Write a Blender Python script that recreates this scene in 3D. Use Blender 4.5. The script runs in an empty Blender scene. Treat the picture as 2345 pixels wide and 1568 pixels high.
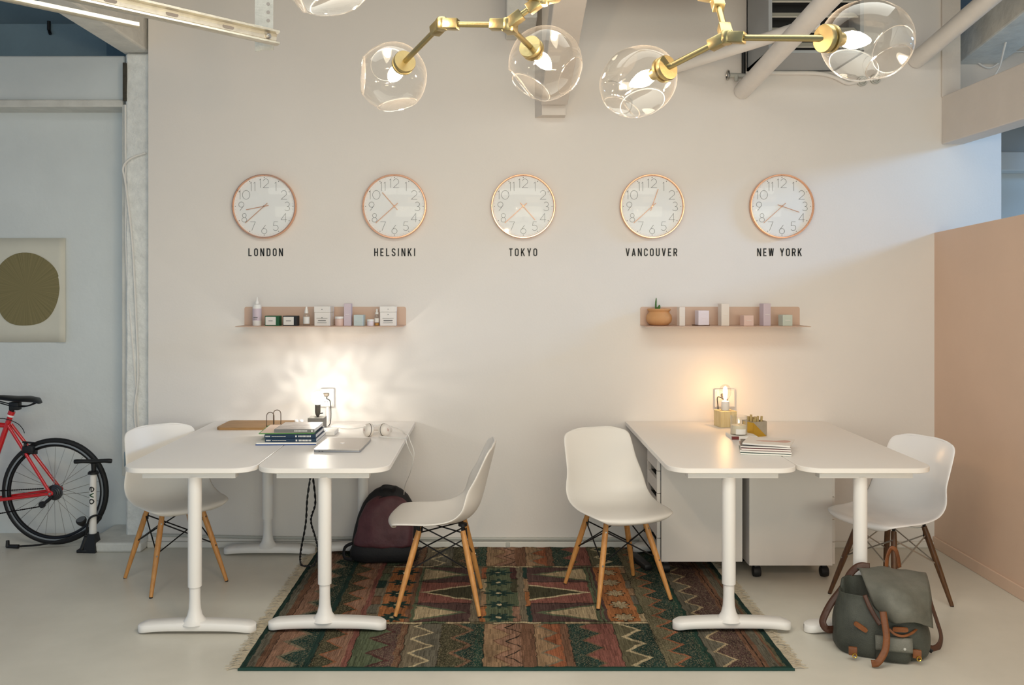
import bpy, bmesh, math, random
import numpy as np
from mathutils import Vector, Matrix, noise as mnoise
R = math.radians
SC = bpy.context.scene
COL = SC.collection
random.seed(7)
rng = np.random.default_rng(7)

# ------------------------------------------------------------------ camera, world, lights
F, CX, CY, H = 2058.0, 1135.0, 650.0, 1.568
WALL = 5.36
cam_d = bpy.data.cameras.new('camera')
cam_d.sensor_fit = 'HORIZONTAL'; cam_d.sensor_width = 36.0
cam_d.lens = 36.0 * F / 2345.0
cam_d.shift_x = (1172.5 - CX) / 2345.0
cam_d.shift_y = -(784.0 - CY) / 2345.0
cam = bpy.data.objects.new('camera', cam_d); COL.objects.link(cam)
cam.location = (0, 0, H); cam.rotation_euler = (R(90), 0, 0)
SC.camera = cam
SC.view_settings.view_transform = 'Standard'; SC.view_settings.look = 'None'
SC.view_settings.exposure = 0.0; SC.view_settings.gamma = 1.0
SC.view_settings.use_curve_mapping = False
SC.cycles.max_bounces = 8; SC.cycles.transparent_max_bounces = 24
SC.cycles.sample_clamp_indirect = 4.0
SC.cycles.use_denoising = True

world = bpy.data.worlds.new('world'); SC.world = world; world.use_nodes = True
bg = world.node_tree.nodes['Background']
bg.inputs['Color'].default_value = (0.56, 0.75, 1.0, 1); bg.inputs['Strength'].default_value = 0.44


def lamp(name, kind, loc, power, color, size=0.03, size_y=None, aim=None):
    d = bpy.data.lights.new(name, kind); d.energy = power; d.color = color
    if kind == 'AREA':
        d.shape = 'RECTANGLE'; d.size = size; d.size_y = size_y or size
    else:
        d.shadow_soft_size = size
    o = bpy.data.objects.new(name, d); COL.objects.link(o); o.location = loc
    if aim is not None:
        o.rotation_euler = (Vector(aim) - Vector(loc)).to_track_quat('-Z', 'Y').to_euler()
    return o


# tall window in the room beyond the pink partition (cool daylight), warm pendants of the studio behind the camera
lamp('window_daylight', 'AREA', (6.7, 3.6, 3.3), 158, (0.24, 0.55, 1.0), 1.1, 0.7, aim=(2.6, 5.0, 2.2))
# skylights over the middle of the studio
lamp('skylight', 'AREA', (0.1, 1.7, 3.58), 88, (0.98, 0.99, 0.90), 4.0, 1.4, aim=(0.1, 1.75, 0))
# the row of windows in the wall behind the camera
lamp('front_windows', 'AREA', (1.5, -3.4, 1.7), 143, (1.0, 0.98, 0.78), 5.5, 2.0, aim=(1.1, 5.0, 1.1))
lamp('studio_pendants', 'AREA', (1.6, -0.6, 3.4), 12, (1.0, 0.70, 0.42), 2.0, 0.8, aim=(1.0, 4.4, 0.6))


# ------------------------------------------------------------------ helpers
def lin(c):
    if isinstance(c, str):
        c = [int(c[i:i + 2], 16) for i in (0, 2, 4)]
    return tuple(((v / 255) / 12.92 if v / 255 <= .04045 else ((v / 255 + .055) / 1.055) ** 2.4) for v in c)


def at(px, py, d):
    return Vector(((px - CX) * d / F, d, H + (CY - py) * d / F))


def nodes_of(name):
    m = bpy.data.materials.new(name); m.use_nodes = True
    nt = m.node_tree
    return m, nt, nt.nodes['Principled BSDF'], nt.nodes['Material Output']


def mat(name, c, rough=.5, metal=0., var=0., vscale=6., bump=0., bscale=60., spec=.5, c2=None, stretch=None, coat=0.):
    """plain principled material with procedural colour variation and fine relief"""
    m, nt, b, out = nodes_of(name)
    c = lin(c)
    b.inputs['Base Color'].default_value = (*c, 1)
    b.inputs['Roughness'].default_value = rough; b.inputs['Metallic'].default_value = metal
    b.inputs['Specular IOR Level'].default_value = spec
    if coat: b.inputs['Coat Weight'].default_value = coat; b.inputs['Coat Roughness'].default_value = .08
    tc = nt.nodes.new('ShaderNodeTexCoord'); mp = nt.nodes.new('ShaderNodeMapping')
    nt.links.new(tc.outputs['Object'], mp.inputs['Vector'])
    if stretch: mp.inputs['Scale'].default_value = stretch
    if var or c2:
        n = nt.nodes.new('ShaderNodeTexNoise'); n.inputs['Scale'].default_value = vscale; n.inputs['Detail'].default_value = 5
        n.inputs['Roughness'].default_value = .6
        nt.links.new(mp.outputs['Vector'], n.inputs['Vector'])
        r = nt.nodes.new('ShaderNodeValToRGB')
        r.color_ramp.elements[0].position = .32; r.color_ramp.elements[1].position = .68
        d = lin(c2) if c2 else tuple(v * (1 - var) for v in c)
        r.color_ramp.elements[0].color = (*d, 1); r.color_ramp.elements[1].color = (*c, 1)
        nt.links.new(n.outputs['Fac'], r.inputs['Fac']); nt.links.new(r.outputs['Color'], b.inputs['Base Color'])
    if bump:
        n2 = nt.nodes.new('ShaderNodeTexNoise'); n2.inputs['Scale'].default_value = bscale; n2.inputs['Detail'].default_value = 4
        nt.links.new(mp.outputs['Vector'], n2.inputs['Vector'])
        bp = nt.nodes.new('ShaderNodeBump'); bp.inputs['Strength'].default_value = bump; bp.inputs['Distance'].default_value = .01
        nt.links.new(n2.outputs['Fac'], bp.inputs['Height']); nt.links.new(bp.outputs['Normal'], b.inputs['Normal'])
    return m


def glow(name, c, strength):
    m, nt, b, out = nodes_of(name)
    b.inputs['Base Color'].default_value = (1, 1, 1, 1)
    b.inputs['Emission Color'].default_value = (*c, 1); b.inputs['Emission Strength'].default_value = strength
    return m


def clear_glow(name, c, strength):
    """lit clear bulb glass: gives light and lets its filament lamp through"""
    m, nt, b, out = nodes_of(name); nt.nodes.remove(b)
    e = nt.nodes.new('ShaderNodeEmission'); e.inputs['Color'].default_value = (*c, 1); e.inputs['Strength'].default_value = strength
    t = nt.nodes.new('ShaderNodeBsdfTransparent'); a = nt.nodes.new('ShaderNodeAddShader')
    nt.links.new(e.outputs[0], a.inputs[0]); nt.links.new(t.outputs[0], a.inputs[1]); nt.links.new(a.outputs[0], out.inputs['Surface'])
    return m


def thin_glass(name, tint=(.97, .97, .96), lo=.03, hi=.75, power=2.6, milk=.0, bumps=0.):
    """thin blown glass: straight-through transmission plus mirror reflection that grows towards the rim"""
    m, nt, b, out = nodes_of(name); nt.nodes.remove(b)
    lw = nt.nodes.new('ShaderNodeLayerWeight'); lw.inputs['Blend'].default_value = .5
    pw = nt.nodes.new('ShaderNodeMath'); pw.operation = 'POWER'; pw.inputs[1].default_value = power
    mr = nt.nodes.new('ShaderNodeMapRange'); mr.inputs['To Min'].default_value = lo; mr.inputs['To Max'].default_value = hi
    t = nt.nodes.new('ShaderNodeBsdfTransparent'); t.inputs['Color'].default_value = (*tint, 1)
    g = nt.nodes.new('ShaderNodeBsdfAnisotropic'); g.inputs['Roughness'].default_value = .03
    d = nt.nodes.new('ShaderNodeBsdfDiffuse'); d.inputs['Color'].default_value = (.9, .9, .88, 1)
    mm = nt.nodes.new('ShaderNodeMixShader'); mm.inputs[0].default_value = milk
    mx = nt.nodes.new('ShaderNodeMixShader')
    nt.links.new(lw.outputs['Facing'], pw.inputs[0]); nt.links.new(pw.outputs[0], mr.inputs['Value'])
    nt.links.new(mr.outputs[0], mx.inputs[0])
    nt.links.new(g.outputs[0], mm.inputs[1]); nt.links.new(d.outputs[0], mm.inputs[2])
    nt.links.new(t.outputs[0], mx.inputs[1]); nt.links.new(mm.outputs[0], mx.inputs[2])
    nt.links.new(mx.outputs[0], out.inputs['Surface'])
    if bumps:
        n2 = nt.nodes.new('ShaderNodeTexNoise'); n2.inputs['Scale'].default_value = 14; n2.inputs['Detail'].default_value = 1
        bp = nt.nodes.new('ShaderNodeBump'); bp.inputs['Strength'].default_value = bumps; bp.inputs['Distance'].default_value = .02
        tc = nt.nodes.new('ShaderNodeTexCoord')
        nt.links.new(tc.outputs['Object'], n2.inputs['Vector']); nt.links.new(n2.outputs['Fac'], bp.inputs['Height'])
        nt.links.new(bp.outputs['Normal'], g.inputs['Normal']); nt.links.new(bp.outputs['Normal'], lw.inputs['Normal'])
    return m


def cat(points, n, closed=False):
    """Catmull-Rom through points, n samples per span"""
    P = [Vector(p) for p in points]; out = []
    N = len(P); spans = N if closed else N - 1
    for i in range(spans):
        if closed: a, b, c, d = P[i - 1], P[i], P[(i + 1) % N], P[(i + 2) % N]
        else: a, b, c, d = P[max(i - 1, 0)], P[i], P[i + 1], P[min(i + 2, N - 1)]
        for k in range(n):
            t = k / n
            out.append(.5 * ((2 * b) + (c - a) * t + (2 * a - 5 * b + 4 * c - d) * t * t + (3 * b - a - 3 * c + d) * t ** 3))
    if not closed: out.append(P[-1])
    return out


class G:
    def __init__(s): s.v = []; s.f = []
    def add(s, vs, fs, M=None):
        o = len(s.v)
        s.v += [tuple(M @ Vector(p)) if M is not None else tuple(p) for p in vs]
        s.f += [tuple(i + o for i in f) for f in fs]
        return s
    def box(s, x0, x1, y0, y1, z0, z1, bev=0., seg=2, M=None):
        bm = bmesh.new(); bmesh.ops.create_cube(bm, size=1)
        for v in bm.verts:
            v.co = ((x0 + x1) / 2 + v.co.x * (x1 - x0), (y0 + y1) / 2 + v.co.y * (y1 - y0), (z0 + z1) / 2 + v.co.z * (z1 - z0))
        if bev: bmesh.ops.bevel(bm, geom=bm.edges[:], offset=bev, segments=seg, profile=.5, affect='EDGES')
        bm.verts.ensure_lookup_table()
        s.add([v.co.copy() for v in bm.verts], [[v.index for v in f.verts] for f in bm.faces], M); bm.free(); return s
    def tube(s, path, r, seg=10, cap=True, closed=False, M=None, flat=1.0):
        P = [Vector(p) for p in path]; n = len(P)
        rr = list(r) if hasattr(r, '__len__') else [r] * n
        vs, fs = [], []; nrm = None
        for i, p in enumerate(P):
            if closed: t = P[(i + 1) % n] - P[i - 1]
            else: t = P[min(i + 1, n - 1)] - P[max(i - 1, 0)]
            t.normalize()
            if nrm is None:
                nrm = t.orthogonal().normalized()
                if abs(t.z) < .9: nrm = (Vector((0, 0, 1)) - t * t.z).normalized()
            nrm = (nrm - t * nrm.dot(t)).normalized(); b = t.cross(nrm)
            for k in range(seg):
                a = 2 * math.pi * k / seg
                vs.append(p + nrm * math.cos(a) * rr[i] + b * math.sin(a) * rr[i] * flat)
        m = n if closed else n - 1
        for i in range(m):
            for k in range(seg):
                j = (i + 1) % n
                fs.append((i * seg + k, i * seg + (k + 1) % seg, j * seg + (k + 1) % seg, j * seg + k))
        if cap and not closed:
            fs.append(tuple(range(seg))[::-1]); fs.append(tuple((n - 1) * seg + k for k in range(seg)))
        return s.add(vs, fs, M)
    def rod(s, a, b, r0, r1=None, seg=12, M=None): return s.tube([a, b], [r0, r1 if r1 is not None else r0], seg, M=M)
    def lathe(s, prof, seg=24, M=None, close=False):
        vs, fs = [], []; n = len(prof)
        for r, z in prof:
            for k in range(seg):
                a = 2 * math.pi * k / seg; vs.append((r * math.cos(a), r * math.sin(a), z))
        m = n if close else n - 1
        for i in range(m):
            j = (i + 1) % n
            for k in range(seg): fs.append((i * seg + k, i * seg + (k + 1) % seg, j * seg + (k + 1) % seg, j * seg + k))
        if not close:
            if prof[0][0] > 1e-6: fs.append(tuple(range(seg))[::-1])
            if prof[-1][0] > 1e-6: fs.append(tuple((n - 1) * seg + k for k in range(seg)))
        return s.add(vs, fs, M)
    def prism(s, poly, fn, a, b, M=None):
        """extrude 2-D polygon; fn(u, v, w) -> 3-D point"""
        n = len(poly); vs = [fn(u, v, a) for u, v in poly] + [fn(u, v, b) for u, v in poly]
        fs = [tuple(range(n)), tuple(range(2 * n - 1, n - 1, -1))]
        fs += [(i, n + i, n + (i + 1) % n, (i + 1) % n) for i in range(n)]
        return s.add(vs, fs, M)
    def loft(s, rings, cap=True, M=None):
        n = len(rings[0]); vs = [p for r_ in rings for p in r_]; fs = []
        for i in range(len(rings) - 1):
            for k in range(n): fs.append((i * n + k, i * n + (k + 1) % n, (i + 1) * n + (k + 1) % n, (i + 1) * n + k))
        if cap: fs.append(tuple(range(n))[::-1]); fs.append(tuple((len(rings) - 1) * n + k for k in range(n)))
        return s.add(vs, fs, M)
    def grid(s, rows, M=None):
        n = len(rows[0]); vs = [p for r_ in rows for p in r_]
        fs = [(i * n + k, i * n + k + 1, (i + 1) * n + k + 1, (i + 1) * n + k) for i in range(len(rows) - 1) for k in range(n - 1)]
        return s.add(vs, fs, M)
    def ribbon(s, pts, w, fn, closed=False, th=.001):
        """flat stroke of width w along a 2-D polyline, mitred; fn(u, v, depth) -> 3-D"""
        P = [Vector((p[0], p[1])) for p in pts]; n = len(P); L, Rr = [], []
        for i in range(n):
            a = P[i - 1] if (closed or i > 0) else None; c = P[(i + 1) % n] if (closed or i < n - 1) else None
            d1 = (P[i] - a).normalized() if a is not None else None; d2 = (c - P[i]).normalized() if c is not None else None
            d1 = d1 or d2; d2 = d2 or d1
            t = (d1 + d2)
            t = t.normalized() if t.length > 1e-6 else d1
            nr = Vector((-t.y, t.x)); cs = max(.35, nr.dot(Vector((-d1.y, d1.x))))
            L.append(P[i] + nr * (w / 2 / cs)); Rr.append(P[i] - nr * (w / 2 / cs))
        m = n if closed else n - 1
        vs = [fn(p.x, p.y, th) for p in L] + [fn(p.x, p.y, th) for p in Rr] + [fn(p.x, p.y, 0) for p in L] + [fn(p.x, p.y, 0) for p in Rr]
        fs = []
        for i in range(m):
            j = (i + 1) % n
            fs += [(i, j, n + j, n + i), (i, 2 * n + i, 2 * n + j, j), (n + i, n + j, 3 * n + j, 3 * n + i)]
        if not closed:
            fs += [(0, n, 3 * n, 2 * n), (n - 1, 3 * n - 1, 4 * n - 1, 2 * n - 1)]
        return s.add(vs, fs)


OFF = {}


def obj(name, g, m, parent=None, smooth=True, sharp=.7, label=None, local=False, kind=None):
    me = bpy.data.meshes.new(name)
    off = OFF.get(parent.name, Vector()) if (parent is not None and not local) else Vector()
    me.from_pydata([tuple(Vector(v) - off) for v in g.v], [], g.f); me.update()
    bm = bmesh.new(); bm.from_mesh(me); bmesh.ops.recalc_face_normals(bm, faces=bm.faces[:]); bm.to_mesh(me); bm.free()
    me.materials.append(m)
    if smooth:
        me.polygons.foreach_set('use_smooth', [True] * len(me.polygons)); me.set_sharp_from_angle(angle=sharp)
    o = bpy.data.objects.new(name, me); COL.objects.link(o)
    if parent is not None:
        o.parent = parent; OFF[o.name] = off
    if label: o['label'] = label
    if kind: o['kind'] = kind
    return o


def tag(o, label, c, group=None):
    o['label'] = label; o['category'] = c
    if group: o['group'] = group
    return o


def thing(name, label, c, loc=(0, 0, 0), rz=0, group=None):
    o = bpy.data.objects.new(name, None); COL.objects.link(o); o.location = loc; o.rotation_euler = (0, 0, rz)
    o.empty_display_size = .05; OFF[o.name] = Vector(loc)
    return tag(o, label, c, group)


def struct(name, g, m, parent=None, smooth=False):
    o = obj(name, g, m, parent, smooth)
    if parent is None: o['kind'] = 'structure'
    return o


def solo(name, g, m, label, c, group=None, smooth=True, loc=None):
    """a thing that is one mesh; origin moved to its base centre"""
    vs = np.array(g.v); base = Vector(loc) if loc is not None else Vector((*((vs.min(0) + vs.max(0)) / 2)[:2], vs[:, 2].min()))
    g.v = [tuple(Vector(v) - base) for v in g.v]
    o = obj(name, g, m, None, smooth); o.location = base
    return tag(o, label, c, group)


def solidify(o, t, sub=0, offset=0.):
    m = o.modifiers.new('thickness', 'SOLIDIFY'); m.thickness = t; m.offset = offset
    if sub:
        s = o.modifiers.new('smooth', 'SUBSURF'); s.levels = sub; s.render_levels = sub
    return o


def dup(root, loc, rz, label, group=None):
    r = root.copy(); COL.objects.link(r); r.location = loc; r.rotation_euler = (0, 0, rz); r['label'] = label
    if group: r['group'] = group
    for ch in list(root.children):
        c = ch.copy(); COL.objects.link(c); c.parent = r
        for q in ch.children:
            d = q.copy(); COL.objects.link(d); d.parent = c
    return r


def axis_matrix(p, d):
    """matrix that puts local z along d at p"""
    q = Vector(d).to_track_quat('Z', 'Y'); return Matrix.Translation(Vector(p)) @ q.to_matrix().to_4x4()


# ------------------------------------------------------------------ materials
M = {}
M['wall'] = mat('white_wall_paint', 'e6e0da', .62, var=.04, vscale=1.3, bump=.05, bscale=90)
M['old_wall'] = mat('old_cool_white_paint', 'dde2e2', .6, var=.07, vscale=2.2, bump=.3, bscale=16)
M['old_wood'] = mat('rough_painted_timber', 'dedcd5', .65, var=.16, vscale=9, bump=.5, bscale=22)
M['column'] = mat('rough_painted_column', 'ecedea', .65, var=.18, vscale=14, bump=.8, bscale=38)
M['beam'] = mat('smooth_painted_beam', 'ded5cc', .6, var=.06, vscale=5, bump=.1)
M['pink'] = mat('pink_partition_paint', 'dfc2ac', .65, var=.04, vscale=3, bump=.04)
M['far'] = mat('far_grey_wall', 'dcdad4', .7, var=.06, vscale=3)
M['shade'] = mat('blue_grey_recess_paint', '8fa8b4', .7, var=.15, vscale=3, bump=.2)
M['ceil'] = mat('dark_ceiling', '55514c', .8, var=.2)
M['base'] = mat('baseboard_paint', 'dedad2', .5)
M['white_top'] = mat('white_laminate', 'efeae4', .37, bump=.03, bscale=300, spec=.5)
M['white_metal'] = mat('white_powder_coat', 'ece9e5', .42)
M['white_plastic'] = mat('white_shell_plastic', 'e4dfd8', .42, spec=.45)
M['gloss_plastic'] = mat('glossy_white_shell_plastic', 'f0eeee', .22, spec=.6)
M['cab'] = mat('white_cabinet', 'e6e1dc', .5)
M['black'] = mat('matte_black', '121214', .5)
M['rubber'] = mat('black_rubber', '0d0d0f', .6)
M['black_metal'] = mat('black_steel', '17171a', .35, metal=.4)
M['chrome'] = mat('steel', 'b4b2ae', .28, metal=1.)
M['beech'] = mat('beech_wood', 'd39a5a', .45, c2='b97f43', vscale=12, stretch=(8, 8, 1))
M['walnut'] = mat('walnut_wood', '62401f', .42, c2='432814', vscale=12, stretch=(8, 8, 1))
M['copper'] = mat('rose_gold_rim', 'eeb592', .2, metal=1.)
M['hand'] = mat('clock_hand_copper', 'd6a07e', .4, metal=.4)
M['clock_face'] = mat('clock_face_white', 'fafbff', .5)
M['numeral'] = mat('numeral_print', '3e3f45', .6)
M['ink'] = mat('black_vinyl', '17191b', .5)
M['brass'] = mat('brushed_brass', 'aa9b70', .36, metal=1., bump=.04, bscale=200)
M['globe'] = thin_glass('blown_clear_glass', lo=.022, hi=.70, power=3.2, milk=.03, bumps=.12)
M['ridge'] = thin_glass('thick_glass_ridge', lo=.14, hi=.65, power=1.2, milk=.05)
M['clock_glass'] = thin_glass('clock_dome_glass', lo=.016, hi=.35, power=3.5)
M['cup_glass'] = thin_glass('candle_glass', lo=.05, hi=.6, power=2, milk=.2)
M['bulb'] = clear_glow('lit_candle_bulb', (1, .86, .62), 14)
M['bulb_white'] = clear_glow('lit_round_bulb', (1, .93, .82), 6)
M['bulb_clear'] = thin_glass('clear_bulb_glass', lo=.05, hi=.5, power=2)
M['filament'] = clear_glow('lit_filament', (1, .66, .30), 9)
M['flame'] = glow('candle_flame', (1, .7, .3), 6)
M['galv'] = mat('galvanised_steel', 'cfcbbe', .33, metal=.85, var=.2, vscale=40, bump=.05, bscale=150)
M['shelf'] = mat('dusty_pink_steel', 'cfb09b', .45)
M['grey_box'] = mat('heater_grey_enamel', 'a6aaad', .5)
M['heater_slat'] = mat('heater_slat_grey', 'dcd8ca', .5)
M['pipe'] = mat('painted_pipe', 'f0eae3', .5, var=.06, vscale=8)
M['conduit'] = mat('grey_conduit', 'b9b9b2', .45)
M['white_cable'] = mat('white_cable', 'e4e1dc', .5)
M['paper'] = mat('paper_white', 'efebe4', .7)
M['label'] = mat('print_label', 'e9e6e0', .6)
M['print'] = mat('grey_print', '6d6c6c', .7)
M['faint_print'] = mat('faint_print', 'f2ece8', .6)
M['red'] = mat('red_bike_paint', 'c8161c', .25, coat=.6)
M['grey_rim'] = mat('rim_reflective_band', '80858a', .4)
M['concrete'] = mat('grey_concrete', '7c7872', .8, var=.15, vscale=25, bump=.2)
M['light_wood'] = mat('pine_block', 'e6d3a4', .55, c2='d6bd86', vscale=9, stretch=(9, 9, 1))
M['board'] = mat('wood_board', 'b48a58', .5, c2='95703f', vscale=8, stretch=(1.2, 14, 14))
M['silver'] = mat('silver_aluminium', 'c3beb8', .35, metal=.75)
M['gold'] = mat('polished_gold', 'd8b24c', .25, metal=1.)
M['terracotta'] = mat('terracotta', 'd39d6a', .75, var=.1, vscale=12)
M['succulent'] = mat('succulent_green', '4f7a36', .55, var=.3, vscale=60)
M['maroon'] = mat('maroon_nylon', '5a3238', .6, var=.3, vscale=12, bump=.9, bscale=13)
M['black_cloth'] = mat('black_webbing', '131114', .7, bump=.2, bscale=120)
M['canvas'] = mat('grey_green_waxed_canvas', '484b43', .62, c2='2b2e28', vscale=8, bump=.25, bscale=220)
M['canvas_flap'] = mat('worn_canvas_flap', '74736a', .62, c2='54564d', vscale=7, bump=.25, bscale=220)
M['leather'] = mat('tan_leather', '875028', .5, c2='633718', vscale=14, bump=.15, bscale=90)
M['dark_leather'] = mat('dark_brown_leather', '4e2f20', .5, var=.2, bump=.15, bscale=90)
M['navy'] = mat('navy_cover', '17354f', .5)
M['blue_edge'] = mat('blue_cover', '2b4a86', .5)
M['green_cover'] = mat('green_cover', '5c9a4e', .5)
M['cream'] = mat('headphone_cream', 'e6ddd2', .4)
M['wax'] = mat('candle_wax', 'eadfc6', .5)
M['chalk'] = mat('kraft_stick', 'b9a06a', .7)


def floor_mat():
    m, nt, b, out = nodes_of('painted_concrete_floor')
    tc = nt.nodes.new('ShaderNodeTexCoord')
    n = nt.nodes.new('ShaderNodeTexNoise'); n.inputs['Scale'].default_value = 1.1; n.inputs['Detail'].default_value = 7; n.inputs['Roughness'].default_value = .62
    r = nt.nodes.new('ShaderNodeValToRGB')
    r.color_ramp.elements[0].position = .3; r.color_ramp.elements[0].color = (*lin('c9c5b9'), 1)
    r.color_ramp.elements[1].position = .65; r.color_ramp.elements[1].color = (*lin('dbd7cb'), 1)
    sp = nt.nodes.new('ShaderNodeTexVoronoi'); sp.inputs['Scale'].default_value = 5.5
    lt = nt.nodes.new('ShaderNodeMath'); lt.operation = 'LESS_THAN'; lt.inputs[1].default_value = .022
    mx = nt.nodes.new('ShaderNodeMix'); mx.data_type = 'RGBA'; mx.inputs['B'].default_value = (*lin('7b766b'), 1)
    for q in (n, sp): nt.links.new(tc.outputs['Object'], q.inputs['Vector'])
    nt.links.new(n.outputs['Fac'], r.inputs['Fac']); nt.links.new(r.outputs['Color'], mx.inputs['A'])
    nt.links.new(sp.outputs['Distance'], lt.inputs[0]); nt.links.new(lt.outputs[0], mx.inputs['Factor'])
    nt.links.new(mx.outputs['Result'], b.inputs['Base Color'])
    b.inputs['Roughness'].default_value = .36
    n2 = nt.nodes.new('ShaderNodeTexNoise'); n2.inputs['Scale'].default_value = 5; n2.inputs['Detail'].default_value = 6
    bp = nt.nodes.new('ShaderNodeBump'); bp.inputs['Strength'].default_value = .12; bp.inputs['Distance'].default_value = .02
    nt.links.new(tc.outputs['Object'], n2.inputs['Vector']); nt.links.new(n2.outputs['Fac'], bp.inputs['Height']); nt.links.new(bp.outputs['Normal'], b.inputs['Normal'])
    return m


M['floor'] = floor_mat()

# ------------------------------------------------------------------ the setting
PX = 2.617      # left face of the pink partition
struct('floor', G().box(-7, 8, -4.0, 9.0, -.05, 0), M['floor'])
wb = G().prism([(-2.072, 0), (3.016, 0), (3.016, 2.66), (2.765, 2.66), (2.765, 3.6), (-2.072, 3.6)], lambda u, v, w: (u, w, v), WALL, WALL + .14)
struct('wall_back', wb, M['wall'])
struct('wall_left', G().box(-7, -2.0, 5.66, 5.78, 0, 3.0), M['old_wall'])
struct('wall_right', G().box(1.5, 8, 7.6, 7.7, 0, 3.6), M['far'])
struct('ceiling', G().box(-7, 8, 1.0, 9.0, 3.62, 3.7), M['ceil'])
struct('added_light_block', G().box(4.0, 4.12, 1.8, 5.5, 2.80, 3.62), M['old_wall'])   # unseen block, added to stop window light passing over the right beam
# pink partition, its top rising gently towards the camera
g = G()
y0, y1 = 1.6, WALL
zt = lambda y: 1.873 + (WALL - y) * .045
g.add([(x, y, z) for x in (PX, PX + .1) for (y, z) in ((y0, 0), (y1, 0), (y1, zt(y1)), (y0, zt(y0)))],
      [(0, 1, 2, 3), (7, 6, 5, 4), (0, 4, 5, 1), (1, 5, 6, 2), (2, 6, 7, 3), (3, 7, 4, 0)])
struct('wall_pink', g, M['pink'])
struct('baseboard_pink', G().box(PX - .012, PX, 1.6, WALL, 0, .065, .003), M['pink'])
struct('baseboard_back', G().box(-2.072, PX - .012, WALL - .02, WALL, 0, .036, .004), M['base'])
struct('trim_1', G().box(-2.40, -2.072, 5.25, 5.66, 0, .056, .012), M['old_wood'])            # kerb at the left corner
# white column, recessed wall's lintel and its lip
def rough_box(x0, x1, y0, y1, z0, z1, nz, amp):
    bm = bmesh.new(); bmesh.ops.create_cube(bm, size=1)
    for v in bm.verts: v.co = ((x0 + x1) / 2 + v.co.x * (x1 - x0), (y0 + y1) / 2 + v.co.y * (y1 - y0), (z0 + z1) / 2 + v.co.z * (z1 - z0))
    bmesh.ops.bevel(bm, geom=bm.edges[:], offset=.012, segments=1, affect='EDGES')
    bmesh.ops.subdivide_edges(bm, edges=[e for e in bm.edges if e.calc_length() > .3], cuts=nz)
    for v in bm.verts: v.co += amp * mnoise.noise_vector(v.co * 5)
    bm.verts.ensure_lookup_table(); g = G().add([v.co.copy() for v in bm.verts], [[v.index for v in f.verts] for f in bm.faces]); bm.free(); return g
struct('column', rough_box(-2.235, -2.085, 5.42, 5.655, 0, 2.96, 40, .006), M['column'])
struct('trim_2', G().box(-2.275, -2.235, 5.47, 5.66, .4, 2.66, .004), M['old_wood'])          # board beside the column
struct('beam', G().box(-7, -2.27, 5.50, 5.66, 2.69, 2.965, .01), M['old_wall'])
struct('trim_3', G().box(-7, -2.27, 5.47, 5.66, 2.645, 2.69, .006), M['old_wood'])
struct('wall_attic', G().box(-7, -2.0, 6.5, 6.6, 2.4, 3.62), M['shade'])
struct('trim_4', G().box(-7, -2.62, 6.05, 6.5, 2.97, 3.32, .004), M['shade'])
struct('beam', G().box(-2.262, -2.092, 2.2, 5.5, 2.965, 3.28, .012), M['old_wood'])
# timber that comes out of the wall between the globes: post and bracket
struct('beam', G().prism([(.234, WALL), (.272, 5.27), (.410, 5.27), (.412, WALL)], lambda u, v, w: (u, v, w), 2.558, 3.6), M['beam'])
struct('beam', G().box(.06, .228, 4.9, WALL, 3.02, 3.6, .008), M['old_wood'])
g = G()
a, b = Vector((.34, 5.25, 2.68)), Vector((.36, 3.4, 3.20)); d = (b - a).normalized()
g.box(-.078, .078, -.075, .075, 0, (b - a).length, .006, M=axis_matrix(a, d))
struct('beam', g, M['beam'])
# right side: post, depth beam, boards behind
struct('trim_5', G().box(2.655, 2.765, WALL - .018, WALL, 2.68, 3.6, .003), M['beam'])
struct('beam', G().box(2.66, 2.79, 1.8, WALL, 2.40, 2.685, .006), M['beam'])
struct('wall_upper', G().box(2.765, 5.6, 5.62, 5.68, 2.64, 3.085), M['beam'])
struct('trim_6', G().box(2.765, 5.6, 5.55, 5.62, 2.62, 2.66, .003), M['base'])
struct('wall_behind', G().box(2.4, 6.6, 6.3, 6.36, 2.9, 3.62), M['ceil'])
g = G(); a, b = Vector((3.02, 5.7, 3.05)), Vector((2.95, 2.6, 3.5)); g.box(-.13, .13, -.12, .12, 0, (b - a).length, .01, M=axis_matrix(a, (b - a)))
struct('beam', g, M['old_wood'])
struct('trim_7', G().box(3.0, 6, 7.40, 7.6, 2.50, 2.66, .01), M['white_metal'])
struct('beam', G().box(.55, 1.35, 4.7, 4.8, 3.12, 3.5, .01), M['ceil'])

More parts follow.
